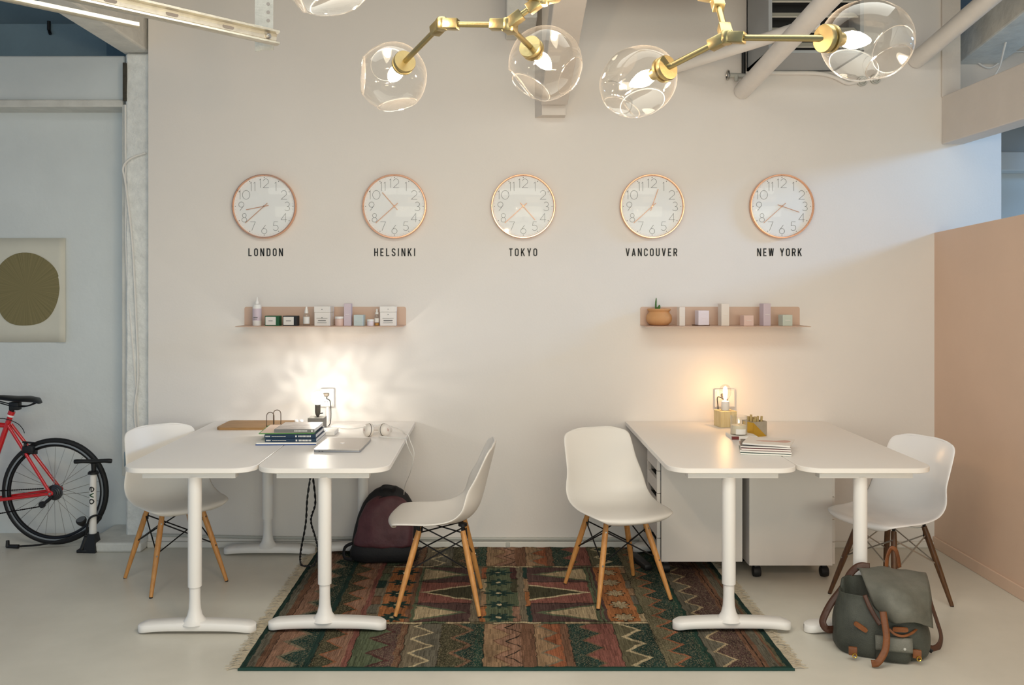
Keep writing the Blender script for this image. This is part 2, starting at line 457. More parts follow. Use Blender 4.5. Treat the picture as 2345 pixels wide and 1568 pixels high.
# ------------------------------------------------------------------ rug
def make_rug():
    x0, x1, ya, yb, th = -1.045, 1.212, 3.645, 5.325, .009
    nx, ny = 760, 560
    xs = np.linspace(x0, x1, nx); ys = np.linspace(ya, yb, ny)
    X, Y = np.meshgrid(xs, ys)
    def smooth_noise(sx, sy):
        a = rng.normal(size=(sy, sx)); yi = np.linspace(0, sy - 1.001, ny); xi = np.linspace(0, sx - 1.001, nx)
        y_, x_ = yi.astype(int), xi.astype(int); fy, fx = (yi - y_)[:, None], (xi - x_)[None]
        return (a[y_][:, x_] * (1 - fx) + a[y_][:, x_ + 1] * fx) * (1 - fy) + (a[y_ + 1][:, x_] * (1 - fx) + a[y_ + 1][:, x_ + 1] * fx) * fy
    Xw = X + .004 * smooth_noise(30, 60); Yw = Y + .003 * smooth_noise(60, 30)
    C = np.zeros((ny, nx, 3)); SPK = np.zeros((ny, nx))
    K = dict(dg='1a3836', green='173e38', olive='5c5844', dol='3d3c2c', taupe='6b6152', beige='9c8a6c', cream='a8997a', pink='86604f', rose='7c4540',
             brown='6d4a38', purple='4d3638', maroon='4a2a2c', orange='97581f', rust='8a4a26', grey='5d5a52', sage='4f5c47', tan='8a6c50', dark='25201c')
    K = {k: np.array(lin(v)) * 1.55 for k, v in K.items()}
    def fill(mask, c): C[mask] = K[c]
    def zig(c0, amp, per, ph=0.):
        t = np.abs(((Yw / per + ph) % 1) * 2 - 1); return c0 + amp * (t * 2 - 1)
    def zpanel(mask, xa, xb, cl, cr, cline, amp=.05, per=.155, lw=.009, c0=None, ph=0., speck=()):
        """panel split by a zigzag: cl on its left, cr on its right, cline the line"""
        m = mask & (Xw >= xa) & (Xw < xb); mid = (xa + xb) / 2 if c0 is None else c0
        z = zig(mid, amp, per, ph)
        fill(m & (Xw < z), cl); fill(m & (Xw >= z), cr); fill(m & (np.abs(Xw - z) < lw), cline)
        if 'r' in speck: SPK[m & (Xw >= z)] = 1
        if 'l' in speck: SPK[m & (Xw < z)] = 1
        e = m & ((np.abs(Xw - xa) < .003)); fill(e, 'dark')
    ALL = np.ones_like(X, bool)
    front = Yw < 4.135; back = Yw > 4.955; mid = ~front & ~back
    C[:] = K['olive']
    # full length side columns
    fill(Xw < -1.02, 'dg'); fill((Xw >= -1.02) & (Xw < -.985), 'grey'); fill((Xw >= -.985) & (Xw < -.955), 'brown')
    zpanel(ALL, -.955, -.79, 'pink', 'dg', 'taupe', .042, .16, .012, -.872, speck='r')
    fill((Xw >= -.80) & (Xw < -.765), 'dg')
    zpanel(ALL, -.765, -.62, 'dol', 'pink', 'rust', .040, .15, .006, -.70, .3, 'l')
    fill((Xw >= -.635) & (Xw < -.61), 'rose')
    zpanel(ALL, .70, .885, 'olive', 'dg', 'rust', .035, .135, .009, .775, .2, 'lr'); fill((Xw >= .86) & (Xw < .90), 'green')
    zpanel(ALL, .90, 1.075, 'grey', 'purple', 'beige', .036, .15, .008, .965, .1, 'r')
    fill((Xw >= 1.075) & (Xw < 1.12), 'brown'); fill((Xw >= 1.12) & (Xw < 1.16), 'grey'); fill((Xw >= 1.095) & (Xw < 1.10), 'dark')
    fill((Xw >= 1.16) & (Xw < 1.172), 'brown'); fill(Xw >= 1.185, 'dg')
    # front and back bands of zigzag panels between the side columns
    for band, sh in ((front, 0.), (back, .35)):
        zpanel(band, -.61, -.41, 'sage', 'purple', 'maroon', .045, .155, .012, -.50, sh, 'r')
        fill(band & (Xw >= -.43) & (Xw < -.40), 'brown')
        zpanel(band, -.40, -.245, 'taupe', 'grey', 'cream', .042, .15, .009, -.325, sh + .2)
        zpanel(band, -.245, -.055, 'dol', 'dg', 'brown', .04, .165, .012, -.15, sh + .5, 'lr'); fill(band & (Xw >= -.09) & (Xw < -.055), 'green')
        zpanel(band, -.055, .17, 'tan', 'pink', 'brown', .04, .16, .005, .03, sh); m = band & (np.abs(Xw - zig(.085, .04, .16, sh)) < .005); fill(m, 'dark')
        fill(band & (Xw >= .11) & (Xw < .17), 'brown')
        zpanel(band, .17, .33, 'tan', 'rust', 'taupe', .04, .145, .008, .235, sh + .3); fill(band & (Xw >= .29) & (Xw < .325), 'brown')
        zpanel(band, .325, .53, 'dg', 'rose', 'brown', .042, .155, .007, .425, sh + .15, 'l')
        zpanel(band, .53, .70, 'olive', 'dg', 'cream', .042, .15, .012, .605, sh, 'r')
    # centre field
    fill(mid & (Xw >= -.61) & (Xw < .70), 'taupe')
    fill(mid & (Xw >= -.555) & (Xw < -.40), 'orange'); fill(mid & (Xw >= -.425) & (Xw < -.40), 'brown')
    fill(mid & (Xw >= -.40) & (Xw < -.12), 'purple'); fill(mid & (Xw >= .169) & (Xw < .497), 'purple')
    def blocks(xa, xb, cols):
        n = len(cols); k = np.clip(((Yw - 4.135) / (.82 / n)).astype(int), 0, n - 1)
        for i, c in enumerate(cols): fill(mid & (Xw >= xa) & (Xw < xb) & (k == i), c)
        e = mid & (Xw >= xa) & (Xw < xb) & (np.abs(((Yw - 4.135) / (.82 / n)) % 1) < .05); fill(e, 'dark')
    blocks(-.61, -.565, ['taupe', 'grey', 'brown', 'taupe', 'dg', 'sage', 'olive'])
    blocks(.674, .70, ['beige', 'sage', 'grey', 'tan', 'grey', 'olive', 'tan'])
    blocks(-.075, -.049, ['orange', 'tan', 'beige', 'rust']); blocks(.079, .112, ['pink', 'sage', 'dol', 'maroon']); blocks(.147, .169, ['dg', 'orange', 'tan', 'dg'])
    fill(mid & (Xw >= -.049) & (Xw < .079), 'sage')
    for (xa, xb, sgn) in ((-.40, -.12, 1), (.169, .497, -1)):
        w = xb - xa; u = (Xw - xa) / w; u = u if sgn > 0 else 1 - u
        m = mid & (Xw >= xa) & (Xw < xb)
        fill(m & (np.abs(Yw - 4.545) < .155), 'rose')
        for yc, cc, oc, flip in ((4.265, 'beige', 'sage', 0), (4.545, 'dol', 'cream', 1), (4.825, 'beige', 'sage', 0)):
            uu = (u if not flip else (1 - u)); hh = .098 * (1 - uu / .8)
            fill(m & (np.abs(Yw - yc) < hh + .018), oc); fill(m & (np.abs(Yw - yc) < hh), cc)
        fill(m & (u < .06), 'sage'); fill(m & (np.abs(np.abs(Yw - 4.545) - .155) < .004), 'dark')
    fill(mid & (Xw >= .53) & (Xw < .674), 'orange'); fill(mid & (Xw >= .497) & (Xw < .53), 'purple'); fill(mid & (Xw >= .503) & (Xw < .515), 'sage')
    def star(cx, cy, r, c):
        dx, dy = Xw - cx, (Yw - cy); a = np.arctan2(dy, dx); d = np.hypot(dx, dy)
        rr = r * (.55 + .45 * np.abs(np.cos(4 * a)) ** 1.6) * (1 + .35 * np.abs(np.cos(a)) ** 6)
        fill(mid & (d < rr), c); fill(mid & (np.hypot(dx / 1.3, dy) < .011), 'cream')
    for i in range(5):
        yy = 4.205 + i * .163
        star(.015, yy, .058, 'dg'); star(-.485, yy, .056, 'dg')
        dx, dy = Xw - .602, Yw - yy; a = np.arctan2(dy, dx); d = np.hypot(dx, dy); rr = .055 * (.5 + .5 * np.abs(np.cos(4 * a)))
        fill(mid & (d < rr), 'dark'); fill(mid & (d < rr * .86), 'beige')
    for yy in (4.135, 4.955):
        e = (np.abs(Yw - yy) < .012) & (Xw > -.61) & (Xw < .70)
        k = ((Xw + 1) / .11).astype(int) % 5
        for i, c in enumerate(('cream', 'sage', 'beige', 'olive', 'cream')): fill(e & (k == i), c)
        fill((np.abs(np.abs(Yw - yy) - .013) < .003) & (Xw > -.61) & (Xw < .70), 'dark')
    # wool: streaks along the weft, speckles
    st = 1 + .22 * np.repeat(rng.normal(size=(28, nx)), ny // 28, axis=0)[:ny] + .10 * rng.normal(size=(ny, nx))
    st += .12 * smooth_noise(50, 12)
    C *= np.clip(st, .35, 1.8)[..., None]
    sp = (rng.random((ny, nx)) < .16) & (SPK > 0)
    C[sp] = C[sp] * .4 + K['cream'] * .45
    fill(Yw < ya + .016, 'green')
    lum = C.mean(-1, keepdims=True); C = np.clip((C * .70 + lum * .30) * np.array([.70, .66, .56]), 0.004, .9)
    Z = np.full_like(X, th) + .0012 * rng.random((ny, nx)) + .0015 * np.clip(smooth_noise(90, 60), -1, 1)
    Z[[0, -1], :] = 0.0005; Z[:, [0, -1]] = .0005
    me = bpy.data.meshes.new('wool_pile'); nv = nx * ny
    me.vertices.add(nv); me.vertices.foreach_set('co', np.stack([X, Y, Z], -1).astype(np.float32).ravel())
    i = np.arange(nv).reshape(ny, nx); q = np.stack([i[:-1, :-1], i[:-1, 1:], i[1:, 1:], i[1:, :-1]], -1).reshape(-1, 4)
    me.loops.add(q.size); me.loops.foreach_set('vertex_index', q.astype(np.int32).ravel())
    me.polygons.add(len(q)); me.polygons.foreach_set('loop_start', (np.arange(len(q)) * 4).astype(np.int32))
    me.update(calc_edges=True)
    ca = me.color_attributes.new('weave', 'FLOAT_COLOR', 'POINT')
    ca.data.foreach_set('color', np.concatenate([C, np.ones((ny, nx, 1))], -1).astype(np.float32).ravel())
    m, nt, b, out = nodes_of('woven_wool'); b.inputs['Roughness'].default_value = .95; b.inputs['Specular IOR Level'].default_value = .1
    an = nt.nodes.new('ShaderNodeAttribute'); an.attribute_name = 'weave'; nt.links.new(an.outputs['Color'], b.inputs['Base Color'])
    me.materials.append(m)
    root = thing('patterned_rug', 'kilim style rug in dark green, rust and rose zigzags under the two inner chairs', 'rug', (0, 4.48, 0))
    o = bpy.data.objects.new('wool_pile', me); COL.objects.link(o); o.parent = root; o.location = (0, -4.48, 0)
    # fringes at both ends
    fm = mat('cotton_fringe', 'b8ab94', .9, var=.25, vscale=60)
    for s in (-1, 1):
        g = G()
        for k in range(260):
            y = ya + .01 + (yb - ya - .02) * (k + random.random() * .6) / 260; xe = x0 if s < 0 else x1; L = random.uniform(.035, .065); w = random.uniform(-.022, .022)
            p = [Vector((xe - s * .004, y, .006)), Vector((xe + s * L * .5, y + w * .4, .007 + random.random() * .005)), Vector((xe + s * L, y + w, .002))]
            g.tube(p, [.0022, .0018, .0012], 3, cap=False)
        obj('fringe', g, fm, root, kind='stuff')
    obj('bound_edge', G().tube([(x0, ya, .005), (x1, ya, .005)], .006, 8), mat('green_binding', '143a33', .9), root)
    return root


make_rug()
RZ = .0125

# ------------------------------------------------------------------ desks
def rounded(x0, x1, y0, y1, rf, rb, n=8):
    P = []
    for cx, cy, r, a0 in ((x1 - rf, y0 + rf, rf, -90), (x1 - rb, y1 - rb, rb, 0), (x0 + rb, y1 - rb, rb, 90), (x0 + rf, y0 + rf, rf, 180)):
        for k in range(n + 1):
            a = R(a0 + 90 * k / n); P.append((cx + r * math.cos(a), cy + r * math.sin(a)))
    return P


def t_leg(root, x, y, zb, wid=.532):
    up = G().lathe([(.0305, .205 + zb), (.0305, .702)], 20, M=Matrix.Translation((x, y, 0)))
    leg = obj('leg', up, M['white_metal'], root)
    obj('lower_tube', G().lathe([(.060, .044 + zb), (.046, .056 + zb), (.034, .075 + zb), (.027, .105 + zb), (.0245, .15 + zb), (.0245, .24 + zb)], 20, M=Matrix.Translation((x, y, 0))), M['white_metal'], leg)
    rings = []
    for i in range(41):
        s = math.sin(math.pi / 2 * (-1 + 2 * i / 40)); t = max(0, (abs(s) - .85) / .15); hd = .043 * math.sqrt(max(0.012, 1 - t ** 2.0)); zt_ = .041 + .012 * (1 - s * s); zb_ = .002 + .014 * (1 - s ** 4)
        xx = x + .012 + s * wid / 2; c = .008; e = .006 * t
        prof = [(-hd, zb_ + c), (-hd + c * .6, zb_), (hd - c * .6, zb_), (hd, zb_ + c), (hd, zt_ - c), (hd - c, zt_ - e), (-hd + c, zt_ - e), (-hd, zt_ - c)]
        rings.append([(xx, y + p, q + zb) for p, q in prof])
    obj('foot', G().loft(rings), M['white_metal'], leg, sharp=.9)


def desk(label, x0, x1, post, zb, yf=3.985, back_post=None):
    root = thing('standing_desk', label, 'desk', ((x0 + x1) / 2, 4.67, zb), group='white T leg desks pushed together in pairs')
    poly = rounded(x0, x1, yf, WALL - .004, .10, .02)
    n = len(poly)
    def ring(ins, z): 
        c = Vector(((x0 + x1) / 2, (yf + WALL) / 2))
        return [(p[0] + (ins if p[0] < c.x else -ins), p[1] + (ins if p[1] < c.y else -ins), z) for p in poly]
    obj('tabletop', G().loft([ring(.003, .7265), ring(0, .729), ring(0, .748), ring(.002, .750)]), M['white_top'], root, sharp=.5)
    fr = G().box(x0 + .09, x1 - .09, yf + .045, yf + .10, .697, .7265, .002).box(x0 + .09, x1 - .09, WALL - .2, WALL - .145, .697, .7265, .002)
    obj('end_rail', fr, M['white_metal'], root, kind='stuff')
    rails = G().box(x0 + .16, x0 + .20, yf + .095, WALL - .19, .69, .7265, .002)
    obj('side_rail', rails, M['white_metal'], root)
    obj('side_rail', G().box(x1 - .20, x1 - .16, yf + .095, WALL - .19, .69, .7265, .002), M['white_metal'], root)
    for q in (x0 + .13, x1 - .13): obj('screw', G().lathe([(.006, 0), (.006, .002)], 8, M=Matrix.Translation((q, yf + .07, .6945))), M['black'], root)
    t_leg(root, post, 4.055, zb); t_leg(root, back_post or post, 5.225, zb)
    return root


desk('white desk at far left, nearest the bicycle, with a bare front half', -1.675, -1.077, -1.357, 0, back_post=-1.325)
desk('white desk under the books, laptop and headphones', -1.073, -.477, -.771, RZ)
desk('white desk beside the drawer units, with candle, magazines and wooden block lamp', .772, 1.358, 1.052, RZ)
desk('white desk at far right, nearest the pink wall, with nothing on it', 1.362, 1.962, 1.645, 0)

# ------------------------------------------------------------------ chairs (local +X is the way the chair faces)
def chair(label, shell_m, leg_m, wire_m, loc, rz, group):
    root = thing('shell_chair', label, 'chair', loc, rz, group)
    K = [(.222, .398, .10, -.004, -.02), (.246, .410, .160, -.002, -.035), (.228, .427, .203, .003, -.02), (.14, .428, .222, .008, 0), (.035, .417, .230, .02, 0),
         (-.065, .411, .233, .045, .005), (-.14, .428, .231, .068, .03), (-.188, .478, .224, .062, .062), (-.212, .55, .212, .036, .072), (-.232, .63, .203, .012, .058),
         (-.252, .71, .198, 0, .045), (-.264, .760, .190, -.004, .034), (-.270, .786, .160, -.008, .022), (-.269, .793, .09, -.004, .012)]
    rows = []
    A = cat([Vector((k[0], k[1], k[2])) for k in K], 3); B = cat([Vector((k[3], k[4], 0)) for k in K], 3)
    for a, b in zip(A, B):
        rows.append([(a.x + b.y * abs(u) ** 2, a.z * u, a.y + b.x * abs(u) ** 2.4) for u in [-1 + 2 * i / 16 for i in range(17)]])
    s = obj('seat_shell', G().grid(rows), shell_m, root, local=True, sharp=3); solidify(s, .010, 1)
    tops, feet = {}, {}
    for sx in (-1, 1):
        for sy in (-1, 1):
            t = Vector((sx * .105 - .01, sy * .105, .378)); f = Vector((sx * .197, sy * .197, .004)); tops[sx, sy] = t; feet[sx, sy] = f
            q = lambda a: t.lerp(f, a)
            l = obj('leg', G().tube([q(0), q(.12), q(.5), q(1)], [.0125, .0145, .0145, .0095], 12), leg_m, root, local=True)
            obj('glide', G().lathe([(.009, 0), (.009, .006)], 10, M=Matrix.Translation((f.x, f.y, 0))), M['black'], l, local=True)
            for a in (.10, .5):
                dx = Vector((sx, sy * .2, 0)).normalized()
                obj('bolt', G().rod(q(a), q(a) + dx * .0165, .0045, seg=8), M['chrome'], l, local=True)
            obj('bracket', G().rod(t + Vector((0, 0, .036)), t.lerp(f, .16) - Vector((sx * .012, sy * .012, 0)), .009, .006, 8).rod(t + Vector((0, 0, .036)), t + Vector((0, 0, .024)), .022, .022, 12), wire_m if wire_m is M['black_metal'] else M['black_metal'], root, local=True)
    cs = [(-1, -1), (1, -1), (1, 1), (-1, 1)]
    for i in range(4):
        a, b = cs[i], cs[(i + 1) % 4]
        for p, q in ((a, b), (b, a)):
            u = tops[p].lerp(feet[p], .10); v = tops[q].lerp(feet[q], .48)
            obj('wire_strut', G().rod(u, v, .0036, seg=6), wire_m, root, local=True)
    for p, q in (((-1, -1), (1, 1)), ((-1, 1), (1, -1))):
        obj('wire_strut', G().rod(tops[p] + Vector((0, 0, -.01)), tops[q] + Vector((0, 0, -.01)), .0036, seg=6), wire_m, root, local=True)
    return root


GC = 'white shell chairs at the desks'
c0 = chair('white shell chair pulled up at the bicycle side of the left desks', M['white_plastic'], M['beech'], M['black_metal'], (-1.697, 4.765, 0), R(-50), GC)
dup(c0, (-.272, 4.395, RZ), R(180), 'white shell chair in side view in front of the maroon backpack', GC)
dup(c0, (.612, 4.545, RZ), R(-71), 'white shell chair with front turned to camera beside the drawer slots', GC)
chair('white shell chair with dark walnut legs behind the canvas backpack', M['gloss_plastic'], M['walnut'], M['chrome'], (1.955, 4.46, 0), R(206), GC)

# ------------------------------------------------------------------ drawer units
def drawer_unit(label, x0, x1, y0, y1, z0, face):
    root = thing('drawer_unit', label, 'drawer unit', ((x0 + x1) / 2, (y0 + y1) / 2, z0), group='white drawer units on castors under the right desks')
    zb, ztop, t = z0 + .072, z0 + .672, .018
    bx0, bx1 = x0 + (.02 if face < 0 else 0), x1 - (.02 if face > 0 else 0)
    g = G().box(bx0, bx1, y0, y0 + t, zb, ztop, .001).box(bx0, bx1, y1 - t, y1, zb, ztop, .001).box(bx0, bx1, y0 + t, y1 - t, zb, zb + t).box(bx0, bx1, y0 + t, y1 - t, ztop - t, ztop)
    bk = bx1 if face < 0 else bx0 + t
    g.box(bk - t, bk, y0 + t, y1 - t, zb + t, ztop - t)
    obj('cabinet_body', g, M['cab'], root, smooth=False)
    n = 5; hh = (ztop - zb) / n
    xa, xb = (x0, x0 + .018) if face < 0 else (x1 - .018, x1)
    for k in range(n):
        a, b = zb + k * hh + .002, zb + (k + 1) * hh - .002
        ya, yb = y0 + t + .003, y1 - t - .003
        poly = [(ya, a), (yb, a), (yb, b), (yb - .02, b), (yb - .02, b - .046), (ya + .022, b - .046), (ya + .022, b), (ya, b)]
        d = obj('drawer', G().prism(poly, lambda u, v, w: (w, u, v), xa, xb), M['cab'], root, smooth=False)
        ix0, ix1 = (xb, bx1 - .06) if face < 0 else (bx0 + .06, xa)
        obj('slot_shade_fill', G().box(ix0, ix1, ya, yb, a, b - .048), M['black'], d, smooth=False)  # black fill: shade inside the finger slots put into the colour
    for cx in (x0 + .05, x1 - .05):
        for cy in (y0 + .05, y1 - .05):
            c = obj('castor', G().box(cx - .014, cx + .014, cy - .02, cy + .02, z0 + .03, zb, .003), M['black'], root)
            obj('wheel', G().lathe([(.010, -.022), (.026, -.019), (.029, -.008), (.029, .008), (.026, .019), (.010, .022)], 18, M=Matrix.Translation((cx, cy - .008, z0 + .0295)) @ Matrix.Rotation(R(90), 4, 'Y')), M['rubber'], c)
    return root


drawer_unit('white drawer unit with open finger slots facing the chair', .866, 1.318, 4.80, 5.15, RZ, -1)
drawer_unit('white drawer unit with plain side, nearer the pink wall', 1.348, 1.81, 4.775, 5.15, 0, 1)

# ------------------------------------------------------------------ clocks and city names
def arc(cx, cy, rx, ry, a0, a1, n=14): return [(cx + rx * math.cos(R(a0 + (a1 - a0) * i / n)), cy + ry * math.sin(R(a0 + (a1 - a0) * i / n))) for i in range(n + 1)]


DIG = {  # thin numerals, unit height, list of (points, closed), width
    '0': ([(arc(.42, .5, .42, .5, 0, 360, 28)[:-1], True)], .84), '1': ([([(.0, .86), (.14, 1), (.14, 0)], False)], .18),
    '2': ([(arc(.33, .68, .31, .32, 165, -35) + [(.02, 0), (.68, 0)], False)], .68), '3': ([(arc(.3, .74, .26, .26, 150, -90) + arc(.3, .24, .30, .24, 90, -150), False)], .6),
    '4': ([([(.52, 0), (.52, 1), (0, .28), (.68, .28)], False)], .68), '5': ([([(.56, 1), (.14, 1), (.06, .56)] + arc(.3, .31, .31, .31, 125, -150), False)], .62),
    '6': ([(arc(.32, .3, .30, .30, 0, 360, 24)[:-1], True), ([(.48, 1), (.05, .42)], False)], .62), '7': ([([(0, 1), (.6, 1), (.2, 0)], False)], .6),
    '8': ([(arc(.3, .76, .22, .24, 0, 360, 22)[:-1], True), (arc(.3, .26, .28, .26, 0, 360, 24)[:-1], True)], .6), '9': ([(arc(.32, .7, .30, .30, 0, 360, 24)[:-1], True), ([(.59, .58), (.16, 0)], False)], .62)}


def clock(label, px, hour, minute):
    c = at(px, 473, WALL); Rr = .1915; yf = WALL - .022
    root = thing('wall_clock', label, 'clock', (c.x, WALL, c.z), group='rose gold wall clocks in a row')
    MB = Matrix.Translation((c.x, WALL, c.z)) @ Matrix.Rotation(R(90), 4, 'X')
    prof = [(Rr - .004, .001), (Rr, .006), (Rr, .028), (Rr - .003, .037), (Rr - .008, .037), (Rr - .0105, .030), (Rr - .0105, .018), (Rr - .012, .001)]
    obj('rim', G().lathe(prof, 72, MB, close=True), M['copper'], root)
    obj('dial', G().lathe([(Rr - .011, .004), (Rr - .011, .020), (0.0001, .020)], 64, MB), M['clock_face'], root, smooth=False)
    fn = lambda u, v, d: (c.x + u, yf + .0015 - d, c.z + v)
    for k in range(1, 13):
        a = R(90 - 30 * k); h = .052; s = str(k); ws = [DIG[q][1] * h for q in s]; gap = .012; tot = sum(ws) + gap * (len(s) - 1)
        rr = .136 if k not in (12, 6) else .137
        ux, uy = rr * math.cos(a) - tot / 2, rr * math.sin(a) - h / 2; g = G()
        for q, w in zip(s, ws):
            for pts, cl in DIG[q][0]: g.ribbon([(ux + p[0] * h, uy + p[1] * h) for p in pts], .0017, fn, cl, .0004)
            ux += w + gap
        obj('numeral', g, M['numeral'], root, smooth=False)
    g = G()
    for k in range(60):
        a = R(6 * k); r_ = .171; s = .0026 if k % 5 == 0 else .0009
        u, v = r_ * math.cos(a), r_ * math.sin(a)
        g.add([fn(u + s * math.cos(q), v + s * math.sin(q), .0006) for q in (0, 1.05, 2.09, 3.14, 4.19, 5.24)], [(0, 1, 2, 3, 4, 5)])
    obj('minute_dots', g, M['numeral'], root, smooth=False, kind='stuff')
    for nm, ang, L, dep in (('hour_hand', 90 - 30 * (hour + minute / 60), .108, .004), ('minute_hand', 90 - 6 * minute, .148, .006)):
        a = R(ang); d = Vector((math.cos(a), math.sin(a)))
        obj(nm, G().ribbon([tuple(-d * .028), tuple(d * L)], .0036, lambda u, v, q, dep=dep: (c.x + u, yf - dep + .001 - q, c.z + v), False, .001), M['hand'], root, smooth=False)
    obj('pivot', G().lathe([(.005, .022), (.005, .030)], 12, MB), M['copper'], root)
    dome = [((Rr - .0105) * math.sin(t), .030 + .028 * (math.cos(t * 1.0) if False else (1 - math.sin(t) ** 2))) for t in [R(90) * (1 - i / 12) for i in range(13)]]
    dome[-1] = (.0002, dome[-1][1])
    obj('glass', G().lathe(dome, 48, MB), M['clock_glass'], root)
    return root


for (px, hr, city) in ((607, 8, 'LONDON'), (904, 10, 'HELSINKI'), (1198, 4, 'TOKYO'), (1492, 12, 'VANCOUVER'), (1788, 3, 'NEW YORK')):
    clock('round rose gold wall clock above the word ' + city, px, hr, 38)

LW = .235
def rr_path(w, l=True, r_=True, rad=.30):
    e = LW / 2 * .9; x0, x1, y0, y1 = e, w - e, LW / 2, 1.6 - LW / 2; P = []
    for cx, cy, a0, on, X_, Y_ in ((x1 - rad, y1 - rad, 0, r_, x1, y1), (x0 + rad, y1 - rad, 90, l, x0, y1), (x0 + rad, y0 + rad, 180, l, x0, y0), (x1 - rad, y0 + rad, 270, r_, x1, y0)):
        P += arc(cx, cy, rad, rad, a0, a0 + 90, 5) if on else [(X_, Y_)]
    return P
a_, b_, t_ = LW / 2, .86 - LW / 2, 1.6
def mid_s():
    x0, x1, y0, y1, q = LW / 2, .86 - LW / 2, LW / 2, 1.6 - LW / 2, .28
    return [(x1, y1 - q * 1.1)] + arc(x1 - q, y1 - q, q, q, 0, 90, 5) + arc(x0 + q, y1 - q, q, q, 90, 180, 5) + [(x0, 1.08), (x0 + .1, .93), (x1 - .1, .67), (x1, .52)] + arc(x1 - q, y0 + q, q, q, 0, -90, 5) + arc(x0 + q, y0 + q, q, q, 270, 180, 5) + [(x0, y0 + q * 1.1)]
LET = {
    'L': ([([(a_, t_), (a_, a_), (.74, a_)], 0)], .76), 'O': ([(rr_path(.86), 1)], .86), 'D': ([(rr_path(.86, l=False), 1)], .86),
    'N': ([([(a_, 0), (a_, t_)], 0), ([(a_, t_ - .02), (.9 - a_, .02)], 0), ([(.9 - a_, 0), (.9 - a_, t_)], 0)], .9),
    'H': ([([(a_, 0), (a_, t_)], 0), ([(b_, 0), (b_, t_)], 0), ([(a_, .8), (b_, .8)], 0)], .86),
    'E': ([([(.74, t_ - a_), (a_, t_ - a_), (a_, a_), (.74, a_)], 0), ([(a_, .8), (.66, .8)], 0)], .76),
    'S': ([(mid_s(), 0)], .86), 'I': ([([(a_, 0), (a_, t_)], 0)], .27),
    'K': ([([(a_, 0), (a_, t_)], 0), ([(.78, t_), (a_, .62)], 0), ([(.36, .9), (.80, 0)], 0)], .9),
    'T': ([([(0, t_ - a_), (.78, t_ - a_)], 0), ([(.39, 0), (.39, t_ - a_)], 0)], .78),
    'Y': ([([(.08, t_), (.43, .68)], 0), ([(.78, t_), (.43, .68)], 0), ([(.43, 0), (.43, .74)], 0)], .86),
    'V': ([([(.10, t_), (.44, .04)], 0), ([(.78, t_), (.44, .04)], 0)], .88),
    'A': ([([(.10, 0), (.44, t_ - .04)], 0), ([(.78, 0), (.44, t_ - .04)], 0), ([(.22, .42), (.66, .42)], 0)], .88),
    'C': ([([(b_, 1.08)] + arc(b_ - .28, t_ - a_ - .28, .28, .28, 0, 90, 5) + arc(a_ + .28, t_ - a_ - .28, .28, .28, 90, 180, 5) + arc(a_ + .28, a_ + .28, .28, .28, 180, 270, 5) + arc(b_ - .28, a_ + .28, .28, .28, 270, 360, 5) + [(b_, .52)], 0)], .86),
    'U': ([([(a_, t_)] + arc(a_ + .28, a_ + .28, .28, .28, 180, 270, 5) + arc(b_ - .28, a_ + .28, .28, .28, 270, 360, 5) + [(b_, t_)], 0)], .86),
    'R': ([([(a_, 0), (a_, t_ - a_)] + arc(b_ - .26, t_ - a_ - .26, .26, .26, 90, 0, 5) + arc(b_ - .26, .74 + .26, .26, .26, 0, -90, 5) + [(a_, .74)], 0), ([(.46, .74), (b_ + .03, 0)], 0)], .88),
    'W': ([([(.10, t_), (.32, .03)], 0), ([(.58, t_), (.32, .03)], 0), ([(.58, t_), (.84, .03)], 0), ([(1.06, t_), (.84, .03)], 0)], 1.16)}
for word, pa, pb in (('LONDON', 569, 648), ('HELSINKI', 857, 951), ('TOKYO', 1166, 1230), ('VANCOUVER', 1433, 1551), ('NEW YORK', 1734, 1836)):
    s0 = .047 / 1.6; A, B = at(pa, 586.5, WALL), at(pb, 586.5, WALL)
    ws = [(.50 if ch == ' ' else LET[ch][1]) * s0 * .88 for ch in word]
    gap = ((B.x - A.x) - sum(ws)) / (len(word) - 1)
    root = thing('wall_lettering', 'black vinyl letters spelling ' + word + ' under its clock', 'lettering', ((A.x + B.x) / 2, WALL, A.z), group='black city names on the wall')
    x = A.x
    for ch, w in zip(word, ws):
        if ch != ' ':
            g = G()
            for pts, cl in LET[ch][0]: g.ribbon([(x + p[0] * s0 * .88, A.z + p[1] * s0) for p in pts], LW * s0, lambda u, v, d: (u, WALL - .0002 - d, v), bool(cl), .0012)
            obj('letter', g, M['ink'], root, smooth=False)
        x += w + gap

# ------------------------------------------------------------------ shelves
def shelf(label, pa, pb):
    xa, xb = (pa - CX) * WALL / F, (pb - CX) * WALL / F; z = 1.324; d = .205
    root = thing('wall_shelf', label, 'shelf', ((xa + xb) / 2, WALL, z))
    r_ = .012
    def rp(u0, u1, v0, v1): 
        P = [(u0, v0), (u1, v0)] + arc(u1 - r_, v1 - r_, r_, r_, 0, 90, 4) + arc(u0 + r_, v1 - r_, r_, r_, 90, 180, 4); return P
    obj('back_plate', G().prism(rp(xa, xb, z - .0025, z + .108), lambda u, v, w: (u, w, v), WALL - .003, WALL), M['shelf'], root, smooth=False)
    P = [(xa, 0), (xb, 0)] + arc(xb - r_, d - r_, r_, r_, 0, 90, 4) + arc(xa + r_, d - r_, r_, r_, 90, 180, 4)
    obj('tray', G().prism([(p[0], WALL - p[1]) for p in P], lambda u, v, w: (u, v, w), z - .003, z), M['shelf'], root, smooth=False)
    return z


ZS = shelf('dusty pink metal wall shelf holding bottles, jars and cartons', 560, 930)
shelf('dusty pink metal wall shelf holding the terracotta pot', 1466, 1831)
SD = 5.235
def sx(px, d=SD): return (px - CX) * d / F
def sz(py, d=SD): return H + (CY - py) * d / F
U = F / SD


